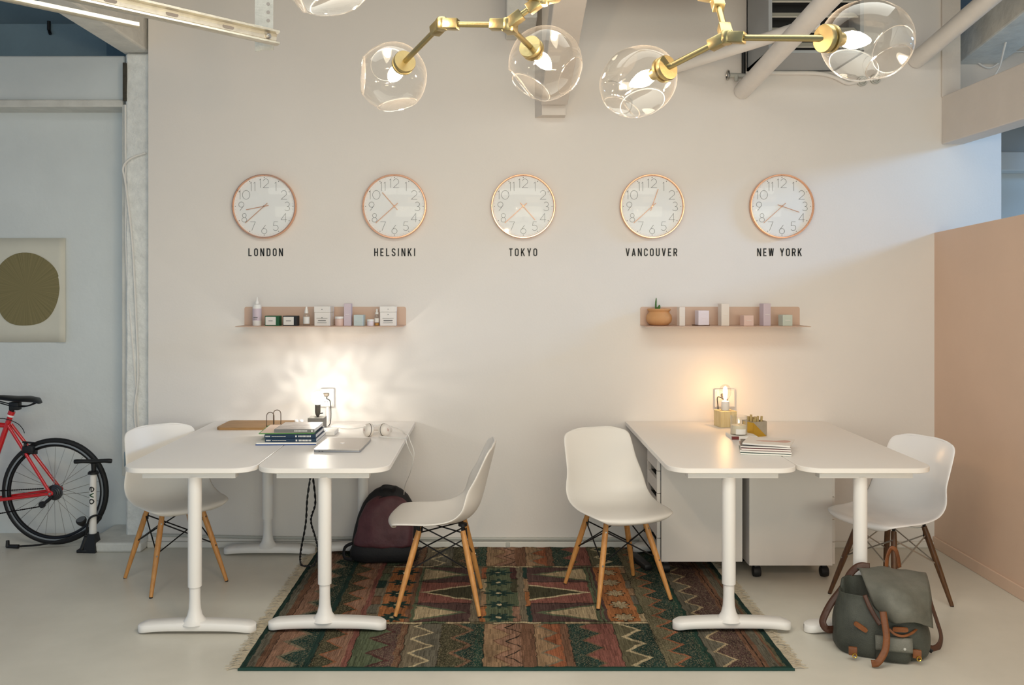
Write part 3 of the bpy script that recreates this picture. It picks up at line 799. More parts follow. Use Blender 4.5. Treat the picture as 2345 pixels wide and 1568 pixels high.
def carton(name, label, c, pa, pb, ptop, m, dep=None, rot=0., lid=None, plate=None, dd=SD, zb=None, prints=True, group='skincare cartons on the shelves'):
    w = (pb - pa) * dd / F; h = sz(ptop, dd) - ZS if zb is None else sz(ptop, dd) - zb; dep = dep or w; z0 = ZS if zb is None else zb
    cx = (sx(pa, dd) + sx(pb, dd)) / 2
    root = thing(name, label, c, (cx, dd + dep / 2, z0), R(rot), group)
    obj('box_body', G().box(-w / 2, w / 2, -dep / 2, dep / 2, 0, h if not lid else h * (1 - lid), .0012, 1), m, root, local=True, smooth=False)
    if lid: obj('box_lid', G().box(-w / 2 - .0015, w / 2 + .0015, -dep / 2 - .0015, dep / 2 + .0015, h * (1 - lid) + .001, h, .0012, 1), m, root, local=True, smooth=False)
    if plate:
        u0, u1, v0, v1 = plate
        obj('label_panel', G().box(-w / 2 + w * u0, -w / 2 + w * u1, -dep / 2 - .0022, -dep / 2 + .001, h * v0, h * v1), M['label'], root, local=True, smooth=False)
    if prints:
        g = G()
        for (v, l, t) in prints: g.box(-w * l / 2 + (0 if not plate else w * ((plate[0] + plate[1]) / 2 - .5)), w * l / 2 + (0 if not plate else w * ((plate[0] + plate[1]) / 2 - .5)), -dep / 2 - .0030, -dep / 2 + .001, h * v - t / 2, h * v + t / 2)
        obj('print_lines', g, M['print'] if (lid or plate) else M['faint_print'], root, local=True, smooth=False, kind='stuff')
    return root


def lm(n, c): M[n] = mat(n, c, .55); return M[n]
lm('lilac', 'cfbfc8'); lm('pale_blue', 'c9d6d6'); lm('pale_pink', 'e6c8bd'); lm('cream_card', 'e8ddd2'); lm('white_card', 'e9e4df'); lm('green_card', '1f5a36'); lm('black_card', '222426'); lm('pink_white', 'e8dde4')

# left shelf
x = sx(585.5); b = thing('pump_bottle', 'tall white bottle with lilac label and pointed nozzle, first on the left shelf', 'bottle', (x, SD + .03, ZS))
obj('bottle_body', G().lathe([(.023, 0), (.0255, .003), (.0255, .112), (.022, .122), (.010, .128), (.010, .132)], 20), M['white_metal'], b, local=True)
obj('nozzle', G().lathe([(.011, .130), (.011, .138), (.0065, .148), (.0045, .165), (.002, .168)], 14), M['white_metal'], b, local=True)
obj('label_band', G().lathe([(.0259, .030), (.0259, .100)], 20), M['lilac'], b, local=True)
obj('print_lines', G().box(-.014, .010, -.0275, -.024, .046, .051).box(-.014, .008, -.0275, -.024, .038, .040), M['print'], b, local=True, smooth=False, kind='stuff')
carton('soap_box', 'low green carton with white label on the left shelf', 'box', 607, 640, 723, M['green_card'], .05, -8, plate=(.06, .80, .10, .90), prints=[(.5, .3, .003)])
carton('soap_box', 'low black carton with white label beside the green one', 'box', 648, 681, 723, M['black_card'], .05, -8, plate=(.06, .80, .10, .90), prints=[(.5, .36, .003)])
x = sx(700); b = thing('spray_bottle', 'small clear bottle with white cap and label between black carton and white carton', 'bottle', (x, SD + .022, ZS))
obj('bottle_body', G().lathe([(.017, 0), (.019, .003), (.019, .062), (.012, .072), (.008, .075)], 18), M['cup_glass'], b, local=True)
obj('cap', G().lathe([(.0115, .073), (.0115, .082), (.008, .098), (.005, .110), (.0005, .112)], 16), M['white_metal'], b, local=True)
obj('label_band', G().lathe([(.0194, .012), (.0194, .052)], 18), M['label'], b, local=True)
carton('gift_carton', 'white lidded carton with framed print, next to the pink jar', 'box', 721, 757, 701, M['white_card'], .09, -5, lid=.32, prints=[(.42, .06, .004), (.27, .5, .0035), (.16, .6, .0012), (.38, .7, .0012), (.84, .06, .003)])
def jar(label, pa, pb, pt, m, lidh):
    w = (pb - pa) / 2 / U; h = sz(pt) - ZS
    b = thing('cream_jar', label, 'jar', (sx((pa + pb) / 2), SD + w, ZS))
    obj('jar_body', G().lathe([(w * .9, 0), (w * .96, .003), (w * .96, h - lidh - .002), (w * .86, h - lidh)], 24), m, b, local=True)
    obj('jar_lid', G().lathe([(w, h - lidh), (w, h - .002), (w * .96, h)], 24), M['white_metal'], b, local=True)
jar('pink jar with white lid beside the lilac carton', 765, 787, 725, M['pale_pink'], .012)
carton('tall_carton', 'tall lilac carton standing on the left shelf', 'box', 788, 804, 695, M['lilac'], .045, -3, prints=[(.5, .5, .002)])
carton('cube_carton', 'pale blue cube carton on the left shelf', 'box', 811, 833, 721, M['pale_blue'], .05, -10, prints=[(.4, .4, .001)])
jar('smallest white jar beside the amber dropper bottle', 839, 856, 731, M['pink_white'], .012)
x = sx(862); b = thing('dropper_bottle', 'slim dropper bottle with amber oil beside the last white carton', 'bottle', (x, SD + .02, ZS))
obj('bottle_body', G().lathe([(.0125, 0), (.0135, .002), (.0135, .058), (.008, .066), (.007, .068)], 16), M['cup_glass'], b, local=True)
obj('oil', G().lathe([(.0122, .002), (.0122, .016)], 16), mat('amber_oil', 'c58a2a', .2), b, local=True)
obj('dropper_cap', G().lathe([(.010, .067), (.010, .078), (.005, .080), (.0055, .094), (.002, .099)], 14), M['white_metal'], b, local=True)
obj('label_band', G().lathe([(.0138, .020), (.0138, .044)], 16), M['label'], b, local=True)
carton('gift_carton', 'white lidded carton at the end of the left shelf', 'box', 869, 906, 701, M['white_card'], .09, 4, lid=.30, prints=[(.58, .05, .004), (.27, .55, .0045), (.16, .6, .0012), (.38, .7, .0012), (.85, .05, .003)])
# right shelf
p = Vector((sx(1514), SD + .068, ZS)); r_ = 30 / U
pot = thing('plant_pot', 'round terracotta pot with a rim on the right shelf', 'pot', p)
obj('pot_body', G().lathe([(.035, 0), (.055, .004), (.072, .022), (.0765, .042), (.072, .060), (.062, .073), (.059, .080), (.066, .088), (.069, .094), (.066, .099), (.058, .097), (.052, .080), (.052, .070), (.0005, .070)], 32), M['terracotta'], pot, local=True)
s = thing('succulent_plant', 'thin green succulent growing in the terracotta pot', 'plant', p + Vector((0, 0, .07)))
obj('soil', G().lathe([(.050, .001), (.050, .012), (.0005, .014)], 18), mat('soil', '3b2c20', .9, bump=.6), s, local=True)
obj('stem', G().tube(cat([(-.018, 0, .01), (-.019, 0, .05), (-.016, 0, .092)], 5), [.0055] * 6 + [.005, .005, .004, .003, .0015], 8), M['succulent'], s, local=True)
obj('stem', G().tube(cat([(-.002, 0, .01), (0, 0, .034), (.004, 0, .050)], 4), [.006, .006, .007, .007, .008, .008, .007, .005, .002], 8), M['succulent'], s, local=True)
obj('stem', G().tube(cat([(-.008, 0, .01), (-.010, -.005, .026), (-.012, -.008, .036)], 3), .004, 6), M['succulent'], s, local=True)
GR = 'skincare cartons on the shelves'
carton('tall_carton', 'slim cream carton next to the terracotta pot', 'box', 1554, 1568, 703, M['cream_card'], .035, 14, prints=[(.5, .5, .001)])
co = solo('wooden_coaster', G().prism([(sx(1609) + .052 * math.cos(a), SD + .045 + .045 * math.sin(a)) for a in [k * math.pi / 12 for k in range(24)]], lambda u, v, w: (u, v, w), ZS, ZS + .005), M['walnut'], 'thin brown coaster under the white pink carton', 'coaster')
carton('cube_carton', 'white pink cube carton standing on the brown coaster', 'box', 1597, 1623, 711, M['pink_white'], .055, 10, zb=ZS + .005, prints=[(.5, .36, .001), (.8, .4, .001)])
carton('tall_carton', 'tall pale beige carton in the middle of the right shelf', 'box', 1650, 1669, 695, M['cream_card'], .05, 10, prints=[(.5, .4, .001)])
carton('cube_carton', 'small pink cube carton between the two tall cartons', 'box', 1701, 1725, 722, M['pale_pink'], .05, 12, prints=[(.5, .5, .002)])
carton('tall_carton', 'tall mauve carton on the right shelf', 'box', 1746, 1764, 695, M['lilac'], .05, 12, prints=[(.5, .6, .002)])
carton('cube_carton', 'pale green cube carton, last on the right shelf', 'box', 1790, 1814, 721, mat('pale_green', 'cbd2c6', .55), .055, 10, prints=[(.5, .5, .002)])

# ------------------------------------------------------------------ chandelier
def bubble(root, cup, ctr, rad, elong, dents, seedn):
    """dented blown globe around ctr, its neck at cup; axis from cup to ctr"""
    ax = (ctr - cup).normalized()
    bm = bmesh.new(); bmesh.ops.create_icosphere(bm, subdivisions=6, radius=1.0)
    rr = random.Random(seedn); ds = []
    for d in dents: ds.append((Vector(d[:3]).normalized(), d[3]))
    for v in bm.verts:
        n = v.co.normalized(); r_ = 1.0 + .03 * mnoise.noise(n * 1.6 + Vector((seedn, 0, 0)))
        for d, h in ds:
            c = n.dot(d)
            if c > .05:
                lim = h / c                                  # flat cut
                depth = r_ - lim
                if depth > 0: r_ = r_ - depth * 1.35          # pushed a little past flat: a shallow dish
                elif depth > -.030: r_ += .014 * (1 - abs(depth + .015) / .015)   # soft lip round the dent
        v.co = n * r_
    Mx = Matrix.Translation(ctr) @ ax.to_track_quat('Z', 'Y').to_matrix().to_4x4() @ Matrix.Diagonal((rad, rad, rad * elong, 1))
    g = G().add([v.co.copy() for v in bm.verts], [[v.index for v in f.verts] for f in bm.faces], Mx); bm.free()
    gl = obj('glass_globe', g, M['globe'], root, sharp=3)
    for d, h in ds[:3]:                                   # thicker rounded glass where each dent meets the globe
        e1 = d.orthogonal().normalized(); e2 = d.cross(e1); a0 = math.acos(min(.999, h)) * .97
        P = [(d * math.cos(a0) + (e1 * math.cos(t) + e2 * math.sin(t)) * math.sin(a0)) * (1.006 + .03 * mnoise.noise((d * math.cos(a0) + (e1 * math.cos(t) + e2 * math.sin(t)) * math.sin(a0)) * 1.6 + Vector((seedn, 0, 0)))) for t in [2 * math.pi * k / 40 for k in range(40)]]
        obj('dent_ridge', G().tube([Mx @ p for p in P], [.0007 + .0006 * abs(math.sin(k * math.pi / 40)) for k in range(40)], 6, closed=True), M['ridge'], gl)
    MA = axis_matrix(cup, ax)
    cp = obj('lamp_cup', G().lathe([(.0001, -.006), (.0245, -.006), (.0255, -.004), (.0255, .003), (.022, .004), (.022, .008), (.0255, .009), (.0255, .015), (.014, .017), (.012, .040), (.0001, .040)], 28, MA), M['brass'], root)
    bl = obj('candle_bulb', G().lathe([(.009, .038), (.0135, .048), (.0165, .062), (.0155, .076), (.011, .092), (.005, .106), (.0005, .111)], 18, MA), M['bulb'], root)
    lp = lamp('candle_bulb_light', 'POINT', cup + ax * .066, 12.0, (1.0, .71, .46), .012)
    return gl


def joint(root, p, dirs):
    g = G().lathe([(.0001, -.0135), (.010, -.013), (.013, -.009), (.013, .009), (.010, .013), (.0001, .0135)], 12, Matrix.Translation(p))
    for d in dirs:
        d = Vector(d).normalized(); g.box(-.0115, .0115, -.0105, .0105, 0, .036, .002, M=axis_matrix(p, d))
    return obj('joint', g, M['brass'], root)


J1, J2, J3 = at(1012, 55, 1.86), at(1162, 57, 1.82), at(1243, -2, 1.80)
J4, J5 = at(1664, 86, 1.72), at(1640, -6, 1.80)
J6, J0 = at(985, -95, 1.75), at(1440, -40, 1.84)
cups = [(at(926, 142, 2.02), at(899, 177, 2.10), .0800, 1.04), (at(1215, 108, 1.97), at(1249, 145, 2.04), .0825, 1.05), (at(1526, 156, 1.80), at(1461, 187, 1.87), .0720, 1.24),
        (at(1890, 88, 1.62), at(1985, 93, 1.66), .0735, 1.26), (at(845, -90, 1.66), at(750, -66, 1.68), .0800, 1.22)]
ch = thing('branching_chandelier', 'brass branching chandelier with dented clear glass globes overhead', 'chandelier', (J0.x, J0.y, 3.62))
for a, b in ((J1, J2), (J2, J3), (J3, J0), (J0, J5), (J5, J4), (J3, J6), (J1, cups[0][0]), (J2, cups[1][0]), (J4, cups[2][0]), (J4, cups[3][0]), (J6, cups[4][0]), (J0, Vector((J0.x, J0.y, 3.62)))):
    obj('arm', G().rod(a, b, .0062, seg=14), M['brass'], ch)
joint(ch, J1, (J2 - J1, cups[0][0] - J1)); joint(ch, J2, (J1 - J2, J3 - J2, cups[1][0] - J2)); joint(ch, J3, (J2 - J3, J0 - J3, J6 - J3))
joint(ch, J4, (J5 - J4, cups[2][0] - J4, cups[3][0] - J4)); joint(ch, J5, (J0 - J5, J4 - J5)); joint(ch, J6, (J3 - J6, cups[4][0] - J6))
joint(ch, J0, (J3 - J0, J5 - J0, Vector((0, 0, 1))))
obj('ceiling_plate', G().lathe([(.06, -.02), (.065, 0)], 24, Matrix.Translation((J0.x, J0.y, 3.62))), M['brass'], ch)
DENT = [[(-.3, -.75, .5, .80), (.8, .1, .3, .84), (-.1, .8, .7, .85), (.2, -.9, -.5, .86)], [(.7, -.6, .45, .80), (.75, -.65, -.1, .86), (-.8, -.45, .1, .84), (.1, .8, .55, .82)],
        [(-.7, -.5, .5, .80), (-.1, -.6, .85, .84), (.7, -.5, .2, .84), (.1, .7, .5, .82)], [(.1, -.2, 1, .78), (.75, -.5, .2, .82), (-.6, -.75, .1, .84), (.2, .85, .4, .84)],
        [(.1, -.3, 1, .8), (-.7, -.6, .1, .82), (.8, -.4, -.3, .84)]]
for i, (cu, ce, ra, el) in enumerate(cups): bubble(ch, cu, ce, ra, el, DENT[i], i * 3 + 1)

# ------------------------------------------------------------------ steel track overhead at the left
a = at(632, 88, 2.72); d = Vector((-.70, -.715, 0)).normalized(); L = 1.9
side = d.cross(Vector((0, 0, 1))).normalized()
if side.y > 0: side = -side
def chan(prof, p0, d, L):
    return G().loft([[p0 + d * s + side * u + Vector((0, 0, v)) for u, v in prof] for s in (0, L)])
tr = thing('steel_track', 'galvanised slotted steel track hanging overhead at the left', 'track', a)
o = .0235
prof = [(.012, o), (.022, o - .004), (.022, o - .010), (.008, o - .013), (.003, o - .020), (.003, -o + .016), (.008, -o + .011), (.020, -o + .009), (.022, -o + .003), (.012, -o),
        (.0, -o), (-.001, -o + .010), (-.001, o - .010), (.0, o)]
obj('rail', chan(prof, a, d, L), M['galv'], tr, smooth=False)
for k in range(7):
    c = a + d * (.16 + .17 * k) + side * .0035 + Vector((0, 0, .002))
    P = arc(.012, 0, .006, .006, -90, 90, 6) + arc(-.012, 0, .006, .006, 90, 270, 6)
    obj('slot', G().prism(P, lambda u, v, w: c + d * u + Vector((0, 0, v)) + side * w, 0, .0006), M['print'], tr, smooth=False)
bc = a + d * .03 + side * .004
obj('bolt', G().lathe([(.009, 0), (.009, .006), (.005, .006), (.005, .011)], 6, axis_matrix(bc, side)), M['chrome'], tr, smooth=False)
a2 = at(316, 58, 2.33)
tr2 = solo('steel_rail', G().loft([[a2 + d * s + side * u + Vector((0, 0, v)) for u, v in [(.0, .008), (.008, .006), (.009, -.004), (.004, -.008), (-.008, -.008), (-.009, .004)]] for s in (0, 1.6)]), M['galv'], 'thin rounded steel rail running beside the slotted track', 'rail', smooth=True, loc=a2)
# perforated hanger angle
hp = at(606, 100, 2.76)
hg = thing('hanger_angle', 'perforated steel angle hanging down to the end of the track', 'bracket', hp)
x0, y0, z0 = hp.x, hp.y, at(606, 114, 2.76).z
obj('face_flange', G().box(x0 - .012, x0 + .027, y0, y0 + .003, z0, 3.62), M['galv'], hg, smooth=False)
obj('side_flange', G().box(x0 - .030, x0 - .012, y0, y0 + .003, z0 - .004, 3.62, M=None), M['galv'], hg, smooth=False)
for k in range(9):
    z = at(606, 47, 2.76).z + (k - 0) * .0255
    obj('punched_hole', G().lathe([(.0055, 0), (.0055, .0008)], 14, axis_matrix((x0 + .011, y0, z), (0, -1, 0))), M['print'], hg, smooth=False)

# ------------------------------------------------------------------ heater, pipes and fittings near the ceiling
hx0, hx1, hy0, hy1, hz0, hz1 = 1.497, 2.02, 4.93, WALL, 2.835, 3.45
ht = thing('unit_heater', 'grey louvred unit heater mounted high on the wall', 'heater', ((hx0 + hx1) / 2, hy1, hz0))
g = G().box(hx0, hx0 + .02, hy0, hy1, hz0, hz1).box(hx1 - .02, hx1, hy0, hy1, hz0, hz1).box(hx0, hx1, hy1 - .02, hy1, hz0, hz1).box(hx0, hx1, hy0, hy1, hz0, hz0 + .015).box(hx0, hx1, hy0, hy1, hz1 - .02, hz1)
obj('housing', g, M['grey_box'], ht, smooth=False)
obj('dark_core', G().box(hx0 + .02, hx1 - .02, hy0 + .16, hy0 + .18, hz0 + .02, hz1 - .02), M['black'], ht, smooth=False)
for k in range(6):
    z = hz0 + .055 + k * .083
    g = G().box(hx0 + .024, hx1 - .024, -.035, .035, -.002, .002, M=Matrix.Translation((0, hy0 + .045, z)) @ Matrix.Rotation(R(34), 4, 'X'))
    obj('louvre', g, M['heater_slat'], ht, smooth=False)
GP = 'painted pipes near the ceiling'
def pipe(label, a, b, r, ext):
    a, b = Vector(a), Vector(b); e = b + (b - a).normalized() * ext
    return solo('painted_pipe', G().tube([a, b, e], r, 20), M['pipe'], label, 'pipe', GP)
pipe('thick painted pipe slanting down in front of the heater into the wall', at(1700, 208, WALL - .003), at(1882, 14, 4.05), .050, 1.6)
pipe('painted pipe sloping behind the thick one across the heater', at(1520, 163, WALL - .003), at(1838, 62, 4.47), .033, .08)
pipe('painted pipe slanting up at the right above the post', at(2098, 138, WALL - .003), at(2255, 5, 4.65), .050, 1.4)
cz = at(1800, 168, WALL).z; r_ = .012
solo('wall_conduit', G().tube(cat([at(1722, 166, WALL - .014), at(1800, 167, WALL - .014), at(1872, 168, WALL - .014), at(1910, 176, WALL - .014), at(1940, 190, WALL - .014), at(1965, 186, WALL - .014)], 5), .0125, 10), M['pipe'], 'thin painted conduit bending under the heater to the connectors', 'conduit')
for i, px in enumerate((1972, 2003)):
    c = at(px, 186 - i * 5, WALL - .002)
    solo('conduit_connector', G().lathe([(.030, 0), (.030, .018), (.022, .020), (.022, .034), (.016, .034), (.016, .022)], 14, axis_matrix(c, (0, -1, -.2))), M['conduit'], ('round steel connector at the end of the bent conduit', 'second round steel connector, farther from the bent conduit')[i], 'connector', loc=c)
c = at(1686, 172, WALL - .04)
v = thing('valve', 'small shut off valve with hand wheel beside the thick pipe', 'valve', c)
obj('valve_body', G().rod(c + Vector((-.04, 0, 0)), c + Vector((.07, .02, 0)), .014, seg=10).rod(c, c + Vector((0, 0, -.035)), .012, seg=10), M['conduit'], v)
obj('hand_wheel', G().tube([c + Vector((-.05, .028 * math.cos(k * math.pi / 8), .028 * math.sin(k * math.pi / 8))) for k in range(16)], .005, 6, closed=True), M['chrome'], v)
solo('black_pipe', G().rod(at(1703, 75, WALL - .012), at(1703, 178, WALL - .012), .012, seg=8), M['black'], 'thin black vertical pipe beside the heater', 'pipe')
c = at(2093, 138, WALL - .012)
solo('pipe_clip', G().box(c.x - .014, c.x + .018, c.y - .02, WALL, c.z - .02, c.z + .02, .004), M['conduit'], 'small steel clip under the end of the right pipe', 'clip')
solo('hanging_cable', G().tube(cat([at(2318, 0, 5.2), at(2313, 60, 5.25), at(2300, 110, 5.3), at(2290, 150, 5.33), at(2278, 172, 5.35)], 5), .006, 6), M['white_cable'], 'white cable hanging down behind the right beam', 'cable')
solo('draped_cable', G().tube(cat([at(2194, 100, 5.6), at(2218, 117, 5.6), at(2242, 145, 5.6), at(2268, 155, 5.6), at(2296, 137, 5.6), at(2316, 120, 5.6), at(2360, 118, 5.6)], 5), .005, 6), M['white_cable'], 'grey cable sagging across the boards at upper right', 'cable')

# ------------------------------------------------------------------ left corner: column cables, switch box, print, marks
g = G()
solo('wall_cable', G().tube(cat([at(287, 240, 5.43), at(288, 420, 5.43), at(290, 600, 5.43), at(301, 760, 5.42), at(312, 900, 5.42), at(318, 1000, 5.42)], 6), .006, 6), M['white_cable'], 'white cable running down the column with a slight bow', 'cable')
solo('wall_cable', G().tube(cat([at(334, 350, 5.405), at(300, 362, 5.40), at(282, 384, 5.40), at(288, 425, 5.40), at(303, 560, 5.40), at(312, 740, 5.40), at(316, 860, 5.40), at(308, 940, 5.40), at(315, 1010, 5.40)], 6), .006, 6), M['white_cable'], 'white cable looping off the column at mid height', 'cable')
c = at(302, 1048, 5.42)
sb = thing('switch_box', 'grey metal electrical box low on the column', 'electrical box', (c.x, 5.42, c.z - .035))
obj('box_body', G().box(c.x - .030, c.x + .030, 5.375, 5.42, c.z - .045, c.z + .045, .004), mat('grey_blue_box', '8d9da6', .5, metal=.3), sb)
obj('knockout', G().lathe([(.010, 0), (.010, .004)], 12, axis_matrix((c.x + .005, 5.375, c.z), (0, -1, 0))), M['conduit'], sb)
y = 5.655
pa, pb, pc, pd = at(-72, 545, y), at(151, 545, y), at(153, 783, y), at(-72, 783, y)
po = thing('art_print', 'paper print with a big olive brown disc on the left wall', 'print', ((pa.x + pc.x) / 2, y, pc.z))
rows = []
for i in range(9):
    t = i / 8; z = pa.z * (1 - t) + pc.z * t
    rows.append([(pa.x + (pb.x - pa.x + .004 * t) * k / 12, y - .003 - .010 * max(0, (k - 9) / 3) ** 2 * (.3 + .7 * t) - .002 * math.sin(k + i), z) for k in range(13)])
sh = obj('sheet', G().grid(rows), mat('aged_paper', 'd9d6c8', .7, var=.05, vscale=5), po); solidify(sh, .0012)
cc = at(62, 662, y); ray = []
for k in range(64):
    a = 2 * math.pi * k / 64; w = 1 + .02 * math.sin(3 * a + 1) + .015 * math.sin(5 * a)
    ray.append((cc.x + .205 * w * abs(math.cos(a)) ** .9 * (1 if math.cos(a) > 0 else -1), cc.z + .229 * w * abs(math.sin(a)) ** .9 * (1 if math.sin(a) > 0 else -1)))
dm, nt, b, out = nodes_of('brushed_olive_print'); b.inputs['Roughness'].default_value = .6
tc = nt.nodes.new('ShaderNodeTexCoord'); sp = nt.nodes.new('ShaderNodeSeparateXYZ'); at2 = nt.nodes.new('ShaderNodeMath'); at2.operation = 'ARCTAN2'
cb = nt.nodes.new('ShaderNodeCombineXYZ'); n = nt.nodes.new('ShaderNodeTexNoise'); n.inputs['Scale'].default_value = 16; n.inputs['Detail'].default_value = 8; n.inputs['Roughness'].default_value = .75
rp = nt.nodes.new('ShaderNodeValToRGB'); rp.color_ramp.elements[0].position = .35; rp.color_ramp.elements[0].color = (*lin('6f6641'), 1); rp.color_ramp.elements[1].position = .75; rp.color_ramp.elements[1].color = (*lin('988b60'), 1)
nt.links.new(tc.outputs['Object'], sp.inputs[0]); nt.links.new(sp.outputs['Z'], at2.inputs[0]); nt.links.new(sp.outputs['X'], at2.inputs[1])
nt.links.new(at2.outputs[0], cb.inputs['X']); nt.links.new(cb.outputs[0], n.inputs['Vector']); nt.links.new(n.outputs['Fac'], rp.inputs['Fac']); nt.links.new(rp.outputs['Color'], b.inputs['Base Color'])
g = G().prism([(u - cc.x, v - cc.z) for u, v in ray], lambda u, v, w: (u, w, v), -.0008, .0008)
dsc = obj('printed_disc', g, dm, po, smooth=False, local=True); dsc.location = (cc.x - OFF[po.name].x, -.0075, cc.z - OFF[po.name].z)
c = at(112, 62, 6.04)
solo('wall_hook', G().rod(c + Vector((0, 0, .04)), c + Vector((.0, 0, -.02)), .012, seg=8).rod(c + Vector((0, 0, -.02)), c + Vector((.015, -.012, -.05)), .010, seg=8), M['black'], 'small black hook on the blue grey board high at the left', 'hook')
struct('gap_shade_strip', G().box(-2.244, -2.226, 5.405, 5.43, 2.67, 2.90, .002), mat('gap_shade_dark', '4a463c', .8, var=.4, vscale=30, bump=.6))  # added dark strip: shade of the notch beside the column, as colour
# curled flex conduit along the foot of the back wall
g = G(); P = [(-2.05, WALL - .012, .075), (-1.3, WALL - .012, .058), (-.2, WALL - .012, .052), (.855, WALL - .012, .050)]
P = cat(P, 60); g.tube(P, [.0085 + .0012 * (i % 2) for i in range(len(P))], 8)
solo('floor_conduit', g, M['conduit'], 'ribbed grey conduit along the foot of the back wall', 'conduit')
c = at(1163, 1246, WALL)
solo('conduit_clamp', G().box(c.x - .012, c.x + .012, WALL - .026, WALL, c.z - .022, c.z + .018, .003), M['conduit'], 'small clamp on the conduit under the TOKYO clock', 'clamp')

# ------------------------------------------------------------------ bicycle
BY = 5.40
def bp(px, py, dy=0): p = at(px, py, BY); return Vector((p.x, BY + dy, p.z))
hub = Vector((bp(127, 0).x, BY, .3235)); RW = .318
bike = thing('bicycle', 'red bicycle with black saddle leaning at the left wall', 'bicycle', (hub.x - .5, BY, 0))
def wheel(name, c):
    ring = lambda r_, y, n=72: [c + Vector((r_ * math.cos(2 * math.pi * k / n), y, r_ * math.sin(2 * math.pi * k / n))) for k in range(n)]
    w = obj(name, G().tube(ring(RW - .013, 0), .0155, 10, closed=True), M['rubber'], bike)
    obj('rim', G().tube(ring(RW - .039, 0), .0115, 8, closed=True, flat=1.), M['black_metal'], w)
    g = G()
    for s in (-1, 1):
        n = 72; vs = []; fs = []
        for k in range(n):
            a = 2 * math.pi * k / n
            for r_ in (RW - .024, RW - .034): vs.append(c + Vector((r_ * math.cos(a), s * .0135, r_ * math.sin(a))))
        for k in range(n): fs.append((2 * k, 2 * k + 1, (2 * k + 3) % (2 * n), (2 * k + 2) % (2 * n)))
        obj('reflective_band', G().add(vs, fs), M['grey_rim'], w)
    obj('hub', G().lathe([(.010, -.05), (.010, -.03), (.022, -.028), (.022, -.022), (.012, -.018), (.012, .018), (.022, .022), (.022, .028), (.010, .03), (.010, .05)], 14, axis_matrix(c, (0, 1, 0))), M['black_metal'], w)
    for k in range(28):
        a = 2 * math.pi * k / 28; s = 1 if k % 2 else -1; o = R(72) * (1 if (k // 2) % 2 else -1)
        p = c + Vector((.020 * math.cos(a + o), s * .024, .020 * math.sin(a + o))); q = c + Vector(((RW - .046) * math.cos(a), 0, (RW - .046) * math.sin(a)))
        obj('spoke', G().rod(p, q, .0012, seg=4), M['chrome'], w)
    return w
wheel('rear_wheel', hub)
bb = Vector((bp(-45, 0).x, BY, .262)); st_top = bp(24, 952); cl = bp(18, 972); head_t = Vector((cl.x - .57, BY, .775)); head_b = Vector((cl.x - .62, BY, .645)); fh = Vector((hub.x - 1.0, BY, .3235))
wheel('front_wheel', fh)
def tb(name, a, b, r, m=M['red'], r1=None): return obj(name, G().rod(a, b, r, r1, 14), m, bike)
tb('seat_tube', bb, st_top, .0165); tb('top_tube', cl + Vector((0, 0, -.005)), head_t + Vector((0, 0, -.02)), .0155); tb('down_tube', bb, head_b, .019); tb('head_tube', head_b + Vector((.008, 0, -.02)), head_t + Vector((-.005, 0, .02)), .021)
for s in (-1, 1):
    o = Vector((0, s * .06, 0))
    tb('seat_stay', cl + Vector((.01, s * .018, 0)), hub + o + Vector((-.008, 0, .012)), .0095); tb('chain_stay', bb + Vector((0, s * .03, 0)), hub + o + Vector((-.01, 0, -.002)), .0115, r1=.009)
    tb('fork_blade', head_b + Vector((0, s * .03, 0)), fh + o, .012, r1=.009)
    obj('dropout', G().lathe([(.017, -.004), (.017, .004)], 12, axis_matrix(hub + o, (0, 1, 0))), M['red'], bike)
    obj('axle_nut', G().lathe([(.008, 0), (.008, .010)], 8, axis_matrix(hub + o + Vector((0, -.012 if s < 0 else .004, 0)), (0, 1, 0))), M['chrome'], bike)
tb('seat_post', st_top, bp(31, 926), .0135, M['black_metal']); obj('seat_clamp', G().rod(bp(24, 950), bp(28, 941), .020, seg=14), M['red'], bike)
obj('post_collar', G().rod(bp(23, 953), bp(24.5, 949), .0205, seg=14), M['white_metal'], bike)
# saddle: wide at the rear (right), nose to the left
sp_ = [(92, 918, .028, .012), (84, 913, .055, .020), (66, 911, .068, .024), (40, 911, .055, .024), (8, 908, .032, .022), (-22, 907, .022, .020), (-44, 908, .014, .014), (-50, 910, .006, .006)]
rings = []
for px, py, hw, hh in sp_:
    c = bp(px, py); rings.append([c + Vector((0, hw * math.cos(a), -.012 + hh * (math.sin(a) if math.sin(a) > 0 else .35 * math.sin(a)))) for a in [2 * math.pi * k / 14 for k in range(14)]])
sd = obj('saddle', G().loft(rings), mat('saddle_vinyl', '17181b', .4), bike)
for s in (-1, 1): obj('saddle_rail', G().tube(cat([bp(84, 921, s * .03), bp(60, 930, s * .02), bp(30, 928, s * .02), bp(5, 922, s * .018), bp(-30, 912, s * .01)], 5), .0036, 6), M['black_metal'], sd)
obj('seat_clamp_head', G().box(bp(24, 0).x, bp(46, 0).x, BY - .022, BY + .022, bp(0, 938).z, bp(0, 920).z, .004), M['black'], bike)
